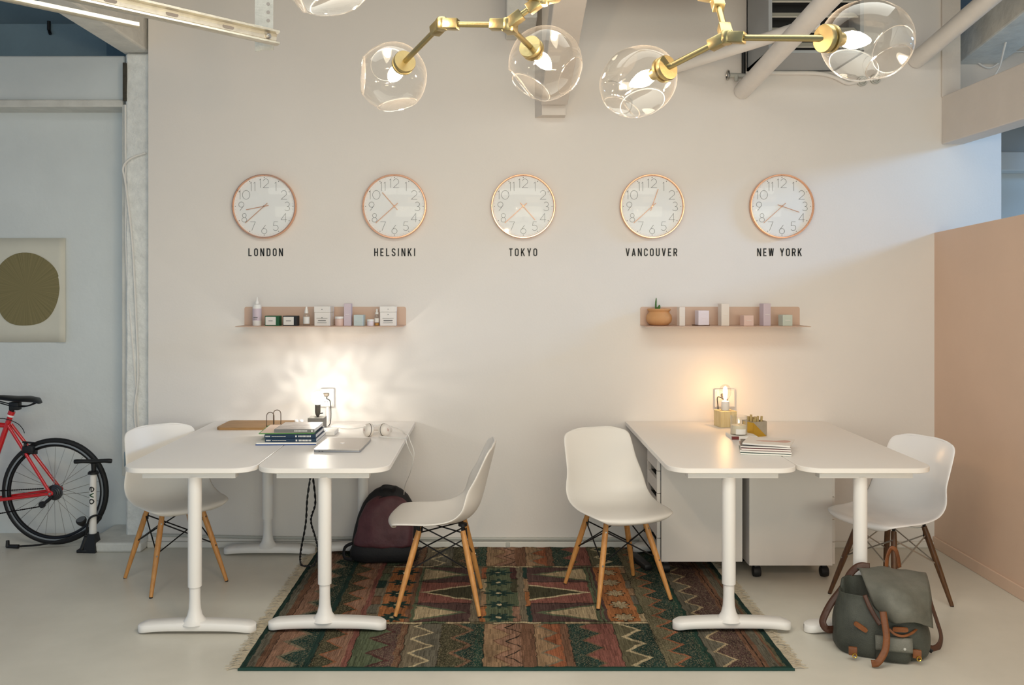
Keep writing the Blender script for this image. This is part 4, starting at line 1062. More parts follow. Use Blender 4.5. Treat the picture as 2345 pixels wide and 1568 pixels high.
# brake, cassette, derailleur, chain, cables, crank
bk = bp(74, 1026)
br = obj('rear_brake', G().box(bk.x - .035, bk.x + .03, BY - .055, BY - .02, bk.z - .02, bk.z + .02, .006, M=None).rod(bp(66, 1012, -.04), bp(62, 1040, -.04), .009, seg=8).rod(bp(58, 1010, -.03), bp(84, 1012, -.03), .006, seg=8), M['black'], bike)
obj('brake_pad', G().box(bp(70, 0).x, bp(90, 0).x, BY - .03, BY - .016, bp(0, 1038).z, bp(0, 1028).z, .003), M['rubber'], br)
obj('brake_cable', G().tube(cat([bp(-10, 957, -.03), bp(18, 957, -.03), bp(45, 967, -.03), bp(58, 980, -.03), bp(62, 990, -.03)], 5), .0024, 6), M['black'], bike)
obj('cassette', G().lathe([(.012, 0), (.047, .001), (.047, .004), (.036, .006), (.036, .013), (.030, .015), (.030, .021), (.022, .023), (.022, .03)], 24, axis_matrix(hub + Vector((.012, -.030, 0)), (0, -1, 0))), mat('dark_cassette', '4a4a4c', .35, metal=.8), bike)
obj('derailleur', G().rod(bp(133, 1130, -.065), bp(112, 1148, -.065), .010, seg=10).lathe([(.020, -.005), (.020, .005)], 14, axis_matrix(bp(109, 1149, -.065), (0, 1, 0))), M['black'], bike)
for nm, a, b in (('chain', bp(112, 1113, -.062), bp(-45, 1122, -.05)), ('chain', bp(108, 1153, -.062), bp(-45, 1180, -.05))):
    g = G(); n = 60
    for k in range(n):
        p = a.lerp(b, k / n); q = a.lerp(b, (k + .8) / n); g.rod(p, q, .0042 if k % 2 else .0030, seg=5)
    obj(nm, g, M['black_metal'], bike, kind='stuff')
obj('chainring', G().lathe([(.05, -.002), (.088, -.002), (.088, .002), (.05, .002)], 36, axis_matrix(bb + Vector((0, -.05, 0)), (0, 1, 0)), close=True), M['black_metal'], bike)
obj('crank', G().rod(bb + Vector((0, -.065, 0)), bb + Vector((-.13, -.065, -.10)), .011, .009, 8), M['black_metal'], bike)
obj('stem', G().rod(head_t, head_t + Vector((-.03, 0, .09)), .014).rod(head_t + Vector((-.03, 0, .09)), head_t + Vector((-.11, 0, .12)), .014), M['black_metal'], bike)
obj('handlebar', G().rod(head_t + Vector((-.11, -.22, .12)), head_t + Vector((-.11, .20, .12)), .014), M['black'], bike)

# floor pump
pc = at(212, 1256, 5.27)
pm = thing('floor_pump', 'white and black floor pump with evo lettering beside the bicycle wheel', 'pump', (pc.x, 5.28, 0))
bx = pc.x
def pv(py): return at(0, py, 5.28).z
obj('base', G().loft([[(bx + u * s, 5.28 + v * s, z) for u, v in ((-.045, -.05), (.035, -.055), (.04, .0), (.035, .05), (-.045, .05), (-.05, 0))] for s, z in ((.88, .0), (.84, .03), (.66, .075), (.58, .105))]), M['black'], pm)
obj('foot_plate', G().box(bx - .080, bx - .02, 5.235, 5.30, 0, .018, .004).rod((bx - .055, 5.25, .018), (bx - .03, 5.26, .09), .012, .016, 8), M['black'], pm)
obj('barrel', G().rod((bx - .003, 5.28, .09), (bx - .001, 5.28, pv(1084)), .0215, .0185, 22), M['white_metal'], pm)
obj('collar', G().lathe([(.019, 0), (.031, .004), (.031, .012), (.024, .020)], 18, Matrix.Translation((bx, 5.28, pv(1086)))), M['black'], pm)
obj('neck', G().rod((bx + .002, 5.28, pv(1084)), (bx + .004, 5.28, pv(1060)), .012, .017, 12), M['black'], pm)
obj('handle', G().tube(cat([(bx - .106, 5.27, pv(1056)), (bx - .06, 5.27, pv(1055)), (bx, 5.28, pv(1056)), (bx + .06, 5.285, pv(1055)), (bx + .104, 5.29, pv(1056))], 4), [.012, .0135, .0135, .0125, .0118, .0118, .012, .0125, .014, .0125, .012, .0118, .0118, .0125, .0135, .0135, .012], 12), M['black'], pm)
gg = Vector((bx - .055, 5.25, pv(1190)))
obj('gauge', G().lathe([(.015, -.028), (.024, -.012), (.029, 0), (.029, .012), (.026, .014)], 18, axis_matrix(gg, (-.1, -.5, .9))), M['black'], pm)
obj('gauge_dial', G().lathe([(.0001, .0152), (.024, .0152)], 18, axis_matrix(gg, (-.1, -.5, .9))), M['grey_rim'], pm)
obj('hose', G().tube(cat([(bx - .03, 5.25, .10), (bx - .012, 5.245, .19), (bx + .02, 5.25, .215), (bx + .04, 5.285, .20), (bx + .02, 5.30, .17), (bx - .1, 5.31, .09), (bx - .3, 5.32, .03), (bx - .46, 5.32, .015)], 5), .006, 6), M['rubber'], pm)
obj('hose_head', G().rod((bx - .46, 5.32, .014), (bx - .53, 5.32, .016), .013, .011, 8).rod((bx - .525, 5.32, .012), (bx - .525, 5.32, .05), .012, .010, 8), M['black'], pm)
# "evo" reads top to bottom: letter strokes rotated a quarter turn
def evo(u, v): return lambda p, q, d: (bx - .002 + (q - .5) * .030, 5.28 - .0222 - d * .3 + .018 * ((q - .5) * 1.3) ** 2, pv(1113) - p * .034)
LT = {'e': [([(.04, .46), (.86, .46)] + arc(.45, .5, .41, .40, 0, 300, 14), 0)], 'v': [([(.05 + .37 * k / 6, .9 - .8 * k / 6) for k in range(7)] + [(.42 + .38 * k / 6, .1 + .8 * k / 6) for k in range(1, 7)], 0)], 'o': [(arc(.45, .5, .40, .40, 0, 360, 18)[:-1], 1)]}
p0 = 0.
for ch_ in 'evo':
    g = G()
    for pts, cl_ in LT[ch_]: g.ribbon([(p0 + q[0] * .92, q[1]) for q in pts], .19, evo(0, 0), bool(cl_), .001)
    obj('printed_letter', g, M['ink'] if ch_ != 'v' else mat('green_black_print', '1d4a2c', .5), pm, smooth=False); p0 += 1.05

# ------------------------------------------------------------------ things on the left desks
ZT = .750; ZL = .750
def dD(py, z=ZL): return F * (H - z) / (py - CY)
solo('wooden_board', G().prism(rounded(at(490, 986, 5.0).x, at(650, 986, 5.0).x + .02, 5.03, 5.30, .03, .03), lambda u, v, w: (u, v, w), ZL + .0, ZL + .014), M['board'], 'flat wooden board lying at the back of the left desks', 'board')
wx, wy = at(626, 975, 5.08).x, 5.08
ws = thing('wire_stand', 'small wire letter stand with two arches on the wooden board', 'stand', (wx, wy, ZL + .014))
for i, (dx, dy, hh) in enumerate(((-.012, -.02, .082), (.014, .03, .088))):
    P = [(wx + dx - .021, wy + dy, ZL + .017)] + [(wx + dx + .021 * math.cos(a), wy + dy, ZL + .014 + hh - .021 + .021 * math.sin(a)) for a in [math.pi - k * math.pi / 10 for k in range(11)]] + [(wx + dx + .021, wy + dy, ZL + .017)]
    obj('wire_arch', G().tube(P, .0022, 6), mat('bronze_wire', '6b5a48', .35, metal=.9) if i == 0 else bpy.data.materials['bronze_wire'], ws)
obj('wire_foot', G().tube(cat([(wx - .033, wy - .02, ZL + .0165), (wx + .03, wy - .02, ZL + .0165), (wx + .045, wy + .03, ZL + .0165), (wx - .01, wy + .03, ZL + .0165)], 5, True), .0022, 6, closed=True), bpy.data.materials['bronze_wire'], ws)
GB = 'stack of books on the left desk'
def book(name, label, pa, pb, d0, dep, z0, th, cover, rot=0, pages=True, c='book', spine=None, hard=.0025):
    xa, xb = (pa - CX) * d0 / F, (pb - CX) * d0 / F; w = xb - xa
    root = thing(name, label, c, ((xa + xb) / 2, d0 + dep / 2, z0), R(rot), GB)
    h = min(hard, th * .2)
    g = G().box(-w / 2, w / 2, -dep / 2, dep / 2, 0, h).box(-w / 2, w / 2, -dep / 2, dep / 2, th - h, th).box(-w / 2, w / 2, -dep / 2 - .001, -dep / 2 + h, h, th - h)
    obj('cover', g, cover, root, local=True, smooth=False)
    obj('pages', G().box(-w / 2 + .003, w / 2 - .002, -dep / 2 + h, dep / 2 - .002, h, th - h), M['paper'], root, local=True, smooth=False)
    if spine:
        g = G()
        for (u0, u1, v0, v1) in spine: g.box(-w / 2 + w * u0, -w / 2 + w * u1, -dep / 2 - .0018, -dep / 2, th * v0, th * v1)
        obj('spine_print', g, M['label'], root, local=True, smooth=False, kind='stuff')
    return root
z = ZL
bd = book('binder', 'white folder with blue edge at the bottom of the left stack', 585, 722, 4.56, .30, z, .012, M['paper'], 2, c='folder')
obj('blue_edge', G().box(-.155, .15, -.1515, -.149, 0, .006), M['blue_edge'], bd, local=True, smooth=False); z += .012
ttl = [(.02 + k * .024, .036 + k * .024, .3, .7) for k in range(4)] + [(.14 + k * .02, .153 + k * .02, .4, .6) for k in range(14)] + [(.60, .63, .25, .75)] + [(.66 + k * .028, .68 + k * .028, .25, .75) for k in range(9)]
book('paperback_book', 'lower of the two navy books in the left stack', 607, 724, 4.58, .26, z, .0175, M['navy'], 0, spine=ttl, hard=.001); z += .0175
book('paperback_book', 'upper of the two navy books in the left stack', 605, 722, 4.60, .26, z, .0175, M['navy'], 1, spine=ttl, hard=.001); z += .0175
book('folder', 'thin green folder lying on the navy books', 590, 716, 4.62, .28, z, .005, M['green_cover'], 3, c='folder')
obj('peach_cover', G().box(-.136, .139, -.1385, .139, .0050, .0054), mat('peach_cover', 'ead0bd', .5), bpy.data.objects['folder'], local=True, smooth=False); z += .0056
root = book('paperback_book', 'grey topmost book of the left stack', 628, 720, 4.63, .24, z, .017, mat('grey_cover', '7d7c78', .5), 0, spine=[(.5 + k * .03, .52 + k * .03, .3, .7) for k in range(11)] + [(.92, .96, .2, .8)], hard=.001); z += .017
obj('cover_picture', G().box(-.10, .10, -.117, .115, .0171, .0178), mat('pale_cover_print', 'dcd3cb', .5, c2='b9aea6', vscale=14), root, local=True, smooth=False)
for i, px in enumerate((679, 690)):
    dd = 5.13
    c = at(px, 978, dd); s = thing('shaker', ('white wavy shaker nearer the wooden board', 'white wavy shaker nearer the block lamp')[i], 'ornament', (c.x, dd, ZL), group='white shakers behind the books')
    obj('shaker_body', G().lathe([(.011, 0), (.0125, .006), (.010, .014), (.0125, .022), (.010, .030), (.012, .037), (.009, .043), (.0005, .044)], 16), M['white_metal'], s, local=True)
# laptop
lx0, lx1 = at(719, 1037, 4.36).x, at(827, 1037, 4.36).x
lp = thing('laptop', 'closed silver laptop on the left desk', 'laptop', ((lx0 + lx1) / 2, 4.53, ZL), R(-1.5))
w, dp = (lx1 - lx0) / 2, .165
obj('base', G().prism(rounded(-w, w, -dp, dp, .012, .012, 5), lambda u, v, q: (u, v, q), .002, .0085), mat('laptop_base', '9d9fa6', .35, metal=.7), lp, local=True)
obj('lid', G().prism(rounded(-w, w, -dp, dp, .012, .012, 5), lambda u, v, q: (u, v, q), .0092, .0145), M['silver'], lp, local=True)
obj('port', G().box(-w + .025, -w + .033, -dp - .0005, -dp + .002, .004, .0065).box(-w + .04, -w + .048, -dp - .0005, -dp + .002, .004, .0065), M['black'], lp, local=True, smooth=False, kind='stuff')
P = cat([Vector((math.cos(a), math.sin(a) * 1.05, 0)) * (.015 * (1 - .16 * abs(math.cos(a / 2 - math.pi / 4)) ** 14)) + Vector((.006 if abs(a) < .5 else 0, 0, 0)) * -1 for a in [-math.pi + 2 * math.pi * k / 20 for k in range(20)]], 2, True)
lg = obj('fruit_emblem', G().prism([(p.x, p.y) for p in P], lambda u, v, q: (-.005 + u, .01 + v, q), .0145, .0149), mat('polished_emblem', 'f2f0ee', .15, metal=.6), lp, local=True, smooth=False)
obj('emblem_leaf', G().prism([(0, .018), (.006, .022), (.007, .028), (.001, .025)], lambda u, v, q: (-.005 + u, .01 + v, q), .0145, .0149), bpy.data.materials['polished_emblem'], lg, local=True, smooth=False)
# headphones
hpX, hpY = at(861, 1002, 4.80).x, 4.83
hd = thing('headphones', 'white over ear headphones lying on the left desk', 'headphones', (hpX, hpY, ZL))
for s in (-1, 1):
    c = Vector((hpX + s * .045, hpY - .01, ZL + .036)); ax = Vector((s * .82, -.52, .12)).normalized()
    e = obj('ear_cup', G().lathe([(.0001, .022), (.018, .022), (.027, .018), (.033, .008), (.034, 0), (.034, -.002), (.032, -.004), (.034, -.006), (.033, -.018), (.026, -.024), (.0001, -.024)], 28, axis_matrix(c, ax)), M['cream'], hd)
    obj('seam_ring', G().tube([c + ax * -.004 + (axis_matrix((0, 0, 0), ax) @ Vector((.0337 * math.cos(k * math.pi / 16), .0337 * math.sin(k * math.pi / 16), 0))) for k in range(32)], .0018, 6, closed=True), mat('dark_seam', '4b443e', .5) if s < 0 else bpy.data.materials['dark_seam'], e)
    mk = G(); fr = axis_matrix(c + ax * .0225, ax)
    mk.ribbon([(-.003, .008), (-.003, -.006)], .0018, lambda u, v, q: fr @ Vector((u, v, q)), False, .0004); mk.ribbon(arc(0, -.003, .004, .004, 0, 360, 14)[:-1], .0018, lambda u, v, q: fr @ Vector((u, v, q)), True, .0004)
    obj('emblem', mk, mat('pink_emblem', 'b5756a', .4) if s < 0 else bpy.data.materials['pink_emblem'], e, smooth=False)
P = cat([(hpX - .055, hpY + .01, ZL + .03), (hpX - .068, hpY + .08, ZL + .02), (hpX - .03, hpY + .15, ZL + .016), (hpX + .03, hpY + .15, ZL + .016), (hpX + .068, hpY + .08, ZL + .02), (hpX + .055, hpY + .01, ZL + .03)], 6)
obj('headband', G().tube(P, .012, 10, flat=.55), M['cream'], hd)
solo('headphone_cable', G().tube(cat([(hpX + .06, hpY - .02, ZL + .004), (-.62, 4.78, ZL + .004), (-.50, 4.74, ZL + .005), (-.474, 4.72, ZL + .004), (-.464, 4.705, ZL - .02), at(937, 1030, 4.72), at(945, 1050, 4.75), at(940, 1080, 4.8), at(928, 1110, 4.9), at(925, 1132, 4.97)], 6), .0022, 6), M['white_cable'], 'thin white cable hanging over the desk edge onto the maroon backpack', 'cable')
solo('desk_cable', G().tube(cat([(-1.0, 5.17, ZL + .004), (-.90, 5.10, ZL + .004), (-.80, 5.06, ZL + .004), (-.66, 5.2, ZL + .004), (-.54, 5.05, ZL + .004), (-.49, 4.88, ZL + .005), (-.473, 4.855, ZL + .004), (-.463, 4.84, ZL - .02), at(948, 1035, 4.80), at(945, 1060, 4.8)], 6), .0022, 6), M['white_cable'], 'white charging cable curving over the back of the left desk', 'cable')
# block lamp (left)
LX, LY = at(726, 980, 5.07).x, 5.07
bl = thing('block_lamp', 'grey concrete block lamp with a bright round bulb', 'lamp', (LX, LY, ZL))
obj('base_block', G().box(LX - .045, LX + .045, LY - .04, LY + .05, ZL, ZL + .068, .003, M=None), M['concrete'], bl, smooth=False)
obj('socket', G().lathe([(.006, .066), (.008, .074), (.013, .084), (.0155, .096), (.0155, .138), (.013, .140)], 18, Matrix.Translation((LX + .004, LY, ZL))), mat('dark_socket', '57524b', .4, metal=.5), bl)
obj('round_bulb', G().lathe([(.012, .138)] + [(.036 * math.sin(t), .176 - .036 * math.cos(t)) for t in [R(28 + 152 * k / 14) for k in range(14)]] + [(.0004, .212)], 24, Matrix.Translation((LX + .004, LY, ZL))), M['bulb_white'], bl)
obj('switch_key', G().rod((LX + .018, LY, ZL + .088), (LX + .034, LY, ZL + .090), .003, seg=6), M['black_metal'], bl)
LL = lamp('round_bulb_light', 'POINT', (LX + .004, LY, ZL + .176), 2.1, (1.0, .94, .82), .022)
ld = LL.data; ld.use_nodes = True; nt = ld.node_tree; em = nt.nodes['Emission']
tc = nt.nodes.new('ShaderNodeTexCoord'); n = nt.nodes.new('ShaderNodeTexNoise'); n.inputs['Scale'].default_value = 9.0; n.inputs['Detail'].default_value = 3; n.inputs['Roughness'].default_value = .55
mr = nt.nodes.new('ShaderNodeMapRange'); mr.inputs['From Min'].default_value = .38; mr.inputs['From Max'].default_value = .68; mr.inputs['To Min'].default_value = .45; mr.inputs['To Max'].default_value = 2.3
nt.links.new(tc.outputs['Normal'], n.inputs['Vector']); nt.links.new(n.outputs['Fac'], mr.inputs['Value']); nt.links.new(mr.outputs[0], em.inputs['Strength'])
solo('lamp_cord', G().tube(cat([(LX + .02, LY + .05, ZL + .004), (LX + .05, 5.2, ZL + .01), (LX + .035, 5.29, .87), at(748, 912, 5.30), at(752, 902, 5.31)], 6), .0026, 6), M['black'], 'dark twisted cord from the concrete lamp to its wall socket', 'cord')
pwx = at(753, 992, 4.9).x
solo('power_adapter', G().box(pwx - .045, pwx + .042, 4.84, 4.97, ZL, ZL + .024, .005), M['white_plastic'], 'white flat power adapter between books and headphones', 'adapter')


def outlet(label, px0, px1, py0, py1):
    A, B = at(px0, py0, WALL), at(px1, py1, WALL); cx, cz = (A.x + B.x) / 2, (A.z + B.z) / 2
    o = thing('wall_outlet', label, 'outlet', (cx, WALL, B.z), group='wall sockets behind the lamps')
    obj('back_box', G().box(A.x, B.x, WALL - .035, WALL, B.z, A.z, .006), M['white_metal'], o)
    obj('cover_plate', G().box(A.x + .006, B.x - .006, WALL - .040, WALL - .035, B.z + .006, A.z - .006, .002), M['white_plastic'], o)
    for s in (-1, 1):
        c = Vector((cx - .004, WALL - .040, cz + s * .022))
        e = obj('socket_face', G().lathe([(.0155, 0), (.0155, .003)], 18, axis_matrix(c, (0, -1, 0))), M['white_metal'], o)
        obj('slot', G().box(c.x - .007, c.x - .005, c.y - .0035, c.y, c.z - .004, c.z + .005).box(c.x + .005, c.x + .007, c.y - .0035, c.y, c.z - .004, c.z + .005), M['black'], e, smooth=False, kind='stuff')
    return cx, cz


ox, oz = outlet('white wall socket box behind the concrete lamp', 736, 767, 888, 930)
solo('plug', G().box(ox - .018, ox + .014, 5.285, WALL - .043, oz + .012, oz + .032, .006), mat('bronze_plug', '8a7c6c', .4), 'brown plug in the left wall socket', 'plug')
solo('socket_riser', G().rod((ox - .002, WALL - .012, ZL - .02), (ox - .002, WALL - .012, oz - .052), .011, seg=10), M['white_metal'], 'white conduit rising from the left desk to the socket', 'conduit')
# black twisted flex under the left desk
P = cat([at(712, 1086, 4.9), at(704, 1140, 4.9), at(700, 1200, 4.93), at(690, 1255, 4.95), at(688, 1285, 4.97), at(697, 1302, 4.95), at(718, 1296, 4.95), at(728, 1262, 4.98), at(722, 1230, 5.0), at(712, 1190, 4.98), at(722, 1150, 4.95), at(716, 1088, 4.9)], 12)
P = [Vector((p.x, p.y, max(p.z, .016))) for p in P]
g = G(); tw = lambda ph: [p + Vector((.0032 * math.cos(i * 1.1 + ph), 0, .0032 * math.sin(i * 1.1 + ph))) for i, p in enumerate(P)]
g.tube(tw(0), .0034, 5).tube(tw(math.pi), .0034, 5)
solo('twisted_flex', g, M['black'], 'black twisted flex looping down under the left desks', 'cord')

# ------------------------------------------------------------------ things on the right desks
WX, WY = at(1664, 975, 5.14).x, 5.17
bl = thing('block_lamp', 'pale wooden block lamp with a clear filament bulb', 'lamp', (WX, WY, ZL))
obj('base_block', G().box(-.050, .050, -.045, .045, 0, .092, .003, M=Matrix.Translation((WX, WY, ZL)) @ Matrix.Rotation(R(12), 4, 'Z')), M['light_wood'], bl, smooth=False)
obj('socket', G().lathe([(.010, .091), (.021, .093), (.022, .095), (.022, .143), (.019, .146)], 20, Matrix.Translation((WX, WY, ZL))), M['white_metal'], bl)
gb = obj('glass_bulb', G().lathe([(.014, .146), (.018, .156), (.029, .176), (.034, .196), (.033, .212), (.026, .228), (.014, .238), (.0004, .241)], 24, Matrix.Translation((WX, WY, ZL))), M['bulb_clear'], bl)
obj('filament', G().lathe([(.005, .150), (.011, .165), (.0125, .205), (.010, .222), (.0004, .230)], 14, Matrix.Translation((WX, WY, ZL))), M['filament'], gb)
lamp('filament_light', 'POINT', (WX, WY, ZL + .195), 1.25, (1.0, .53, .21), .015)
ox, oz = outlet('white wall socket box behind the wooden block lamp', 1634, 1680, 889, 931)
solo('plug', G().box(ox - .028, ox - .004, 5.285, WALL - .043, oz + .010, oz + .030, .006), bpy.data.materials['bronze_plug'], 'brown plug in the right wall socket', 'plug')
solo('lamp_cord', G().tube(cat([(ox - .012, 5.285, oz + .018), (ox - .002, 5.26, oz - .01), (WX - .025, 5.24, ZL + .16), (WX - .028, 5.225, ZL + .10), (WX - .025, 5.232, ZL + .02), (WX - .02, 5.24, ZL + .004)], 6), .003, 6), M['black'], 'black cord from the wooden lamp to its wall socket', 'cord')
# book under candle, candle
dd = 4.72
xa, xb = at(1677, 1008, dd).x, at(1722, 1008, dd).x
bkk = thing('small_book', 'small white and maroon box under the candle glass', 'box', ((xa + xb) / 2, dd + .07, ZL))
obj('box_body', G().box(xa, xb + .03, dd, dd + .14, ZL, ZL + .018, .001), M['paper'], bkk, smooth=False); obj('maroon_edge', G().box(xa - .001, xa + .035, dd - .001, dd + .01, ZL + .001, ZL + .0175), mat('maroon_card', '74302e', .5), bkk, smooth=False)
cx, cyy = at(1692, 1000, dd + .06).x, dd + .06; cz = ZL + .018
cd = thing('candle', 'lit candle in a clear glass with white label', 'candle', (cx, cyy, cz))
T = Matrix.Translation((cx, cyy, cz))
obj('glass_cup', G().lathe([(.0001, .001), (.042, .001), (.044, .004), (.044, .100), (.0425, .100), (.0415, .006), (.0001, .006)], 36, T), M['cup_glass'], cd)
obj('wax', G().lathe([(.041, .007), (.041, .050), (.0001, .050)], 30, T), M['wax'], cd)
obj('wick', G().rod((cx, cyy, cz + .05), (cx, cyy, cz + .06), .001, seg=5), M['black'], cd)
obj('flame', G().lathe([(.0004, .058), (.004, .064), (.0035, .071), (.0004, .082)], 10, T), M['flame'], cd)
P = [(.0446 * math.cos(a), .0446 * math.sin(a)) for a in [R(-125 + 70 * k / 8) for k in range(9)]]
obj('paper_label', G().grid([[(cx + u, cyy + v, cz + .006) for u, v in P], [(cx + u, cyy + v, cz + .034) for u, v in P]]), M['label'], cd)
# gilt concrete box with sticks
dd = 4.80
xa, xb = at(1713, 1000, dd).x, at(1757, 1000, dd).x; hb = .080; cx = (xa + xb) / 2
bxr = thing('pencil_box', 'square concrete pot with a gold dipped corner beside the candle', 'pot', (cx, dd + .06, ZL), R(24))
q_ = .046
g = G().box(-q_, q_, -q_, -q_ + .005, 0, hb).box(-q_, q_, q_ - .005, q_, 0, hb).box(-q_, -q_ + .005, -q_ + .005, q_ - .005, 0, hb).box(q_ - .005, q_, -q_ + .005, q_ - .005, 0, hb).box(-q_ + .005, q_ - .005, -q_ + .005, q_ - .005, 0, .006)
obj('pot_body', g, mat('pale_concrete', 'a59a88', .8, var=.15, vscale=30), bxr, smooth=False, local=True)
obj('gold_corner', G().prism([(-q_ - .0015, 0), (q_ * .9, 0), (-q_ - .0015, hb * .98)], lambda u, v, w: (u, w, v), -q_ - .0018, -q_ + .002).box(-q_ - .0018, -q_ + .002, -q_ - .001, q_ * .8, 0, hb * .96), M['gold'], bxr, smooth=False, local=True)
xa += .006; xb -= .006; dd += .012
for k in range(9):
    u = cx - .026 + (k % 5) * .013 + random.uniform(-.002, .002); v = 4.845 + (k // 5) * .022; lean = random.uniform(-.02, .012)
    solo('wooden_stick', G().rod((u, v, ZL + .008), (u + lean, v, ZL + hb + random.uniform(.010, .036)), .0065, seg=8), M['chalk'], 'short pale stick standing in the gold dipped pot', 'stick', 'short sticks in the gold dipped pot')
# magazines
GM = 'magazines stacked on the right desk'
labs = ['magazine at the bottom of the right stack with dark green corner', 'magazine second from the bottom of the right stack', 'magazine in the middle of the right stack', 'magazine just below the top one of the right stack', 'topmost magazine of the right stack with pink drawing on its cover']
cols = ['2f5a52', 'd9d5d0', '8f4a4a', '2a3038', 'eae2d8']; z = ZL
for k in range(5):
    th = .0085; d0 = 4.285 + k * .006; xa, xb = at(1708 + k * 1.5, 1040, 4.29).x, at(1820 + (k % 2) * 3, 1040, 4.29).x; w = xb - xa; dp = .20
    rot = (-13, -15, -12, -15, -24)[k]
    mg = thing('magazine', labs[k], 'magazine', ((xa + xb) / 2 + (.022 if k == 4 else 0), d0 + dp / 2, z), R(rot), GM)
    def wave(u, v, z_): return (u, v, z_ + .0004 * math.sin(u * 28))
    n = 12
    def slab(z0, z1): return G().loft([[wave(-w / 2 + w * i / n, -dp / 2, z0), wave(-w / 2 + w * i / n, dp / 2, z0), wave(-w / 2 + w * i / n, dp / 2, z1), wave(-w / 2 + w * i / n, -dp / 2, z1)] for i in range(n + 1)])
    obj('pages', slab(.0012, th - .0012), M['paper'], mg, local=True, smooth=False)
    cm = mat('magazine_cover_print', cols[k], .4)
    obj('back_cover', slab(0, .0012), cm, mg, local=True, smooth=False); obj('front_cover', slab(th - .0012, th - .0002), cm, mg, local=True, smooth=False)
    if k == 4:
        P = cat([(-.06, -.035, 0), (-.02, -.01, 0), (.03, -.005, 0), (.07, .03, 0), (.10, .01, 0), (.08, -.04, 0), (.03, -.035, 0), (-.02, -.045, 0)], 5, True)
        obj('cover_drawing', G().prism([(p.x, p.y + .02) for p in P], lambda u, v, q: wave(u, v, q), th - .0002, th + .0003), mat('pink_drawing', 'd0a595', .5), mg, local=True, smooth=False)
    z += th + .0014

# ------------------------------------------------------------------ maroon backpack leaning at the wall
def ring(cx, cy, hw, hd, z, n=36, p=2.6, lean=0., amp=0., seed=0):
    out = []
    for k in range(n):
        a = 2 * math.pi * k / n; c, s = math.cos(a), math.sin(a); q = (abs(c) ** p + abs(s) ** p) ** (-1 / p)
        v = Vector((cx + hw * q * c, cy + hd * q * s, z))
        if amp: v += amp * mnoise.noise_vector(v * 13 + Vector((seed, 0, 0)))
        out.append(v)
    return out
RZ_FLOOR, RZ = RZ, RZ + .004
bxx, byy = at(880, 1280, 5.1).x, 5.085
mb = thing('maroon_backpack', 'maroon and black backpack leaning on the wall behind the side view chair', 'backpack', (bxx, byy, RZ))
prof = [(0, .170, .07), (.04, .185, .082), (.10, .188, .092), (.17, .180, .094), (.24, .166, .088), (.30, .142, .076), (.345, .112, .062), (.375, .078, .048), (.392, .045, .03), (.398, .012, .012)]
obj('black_shell', G().loft([ring(bxx + .05 * z, byy + .02 + z * .12, hw, hd * .82, RZ + z, amp=.004) for z, hw, hd in prof]), M['black_cloth'], mb, sharp=3)
pr2 = [(.085, .160, .05), (.10, .168, .062), (.17, .160, .060), (.24, .146, .055), (.30, .120, .045), (.335, .09, .034), (.352, .05, .020)]
A = cat([Vector(q) for q in pr2], 4)
obj('front_panel', G().loft([ring(bxx + .05 * q.x, byy - .052 + q.x * .15, q.y, q.z, RZ + q.x, n=48, amp=.011, seed=5) for q in A]), M['maroon'], mb, sharp=3)
obj('black_base', G().loft([ring(bxx + .004, byy - .01, hw, hd, RZ + z, amp=.005, seed=9) for z, hw, hd in ((0, .165, .075), (.012, .19, .088), (.05, .195, .09), (.085, .178, .082), (.098, .165, .07))]), M['black_cloth'], mb, sharp=3)
obj('zip', G().tube([Vector((bxx + .02 + .135 * math.cos(a), byy - .068 + .15 * (.16 + .19 * math.sin(a)), RZ + .16 + .19 * math.sin(a))) for a in [R(-8 + 196 * k / 24) for k in range(25)]], .007, 6), M['black_cloth'], mb)
obj('haul_loop', G().tube(cat([(bxx - .01, byy + .0, RZ + .385), (bxx - .0, byy - .01, RZ + .408), (bxx + .05, byy - .01, RZ + .404), (bxx + .055, byy + .0, RZ + .38)], 5), .006, 6, flat=2), M['black_cloth'], mb)
obj('side_strap', G().tube(cat([(bxx - .17, byy - .05, RZ + .10), (bxx - .215, byy - .03, RZ + .07), (bxx - .22, byy - .03, RZ + .015), (bxx - .17, byy - .06, RZ + .012)], 5), .009, 6, flat=.4), M['black_cloth'], mb)

RZ = RZ_FLOOR
# ------------------------------------------------------------------ canvas rucksack
QX, QY = 1.648, 3.855
cb = thing('canvas_rucksack', 'grey green canvas rucksack with tan leather straps on the floor', 'backpack', (QX, QY, 0))
TR = Matrix.Translation((QX, QY, 0)) @ Matrix.Rotation(R(-16), 4, 'Z')
# local: x right, -y front
def crease(v, amp, seed, sc=9):
    n = Vector((v[0], v[1], v[2] * .6)); r1 = 1 - abs(mnoise.noise(n * sc + Vector((seed, 3, 1)))) * 2
    return Vector(v) * 1 + Vector((v[0], v[1], 0)).normalized() * amp * r1 if (v[0] or v[1]) else Vector(v)
body = [(0, .150, .095, 0), (.012, .176, .115, 0), (.05, .185, .122, 0), (.10, .180, .118, .0), (.15, .170, .105, .004), (.20, .158, .092, .008), (.245, .150, .082, .012), (.275, .152, .080, .014)]
A = cat([Vector((b[0], b[1], b[2])) for b in body], 4)
rg = []
for q in A:
    r_ = ring(0, .012 * q.x / .27, q.y, q.z, q.x, n=64, p=2.8)
    dip = []
    for v in r_:
        t = max(0, (q.x - .2) / .075)
        v = v + Vector((0, 0, (-.030 * t if v.x < 0 and v.y < .03 else .006 * t)))
        dip.append(crease(v, .006 + .014 * min(1, q.x / .15), 2.0, 10))
    rg.append(dip)
inner = [[Vector((v.x * .94, v.y * .94, v.z - .002)) for v in rg[-1]], [Vector((v.x * .90, v.y * .90, v.z - .10)) for v in rg[-1]]]
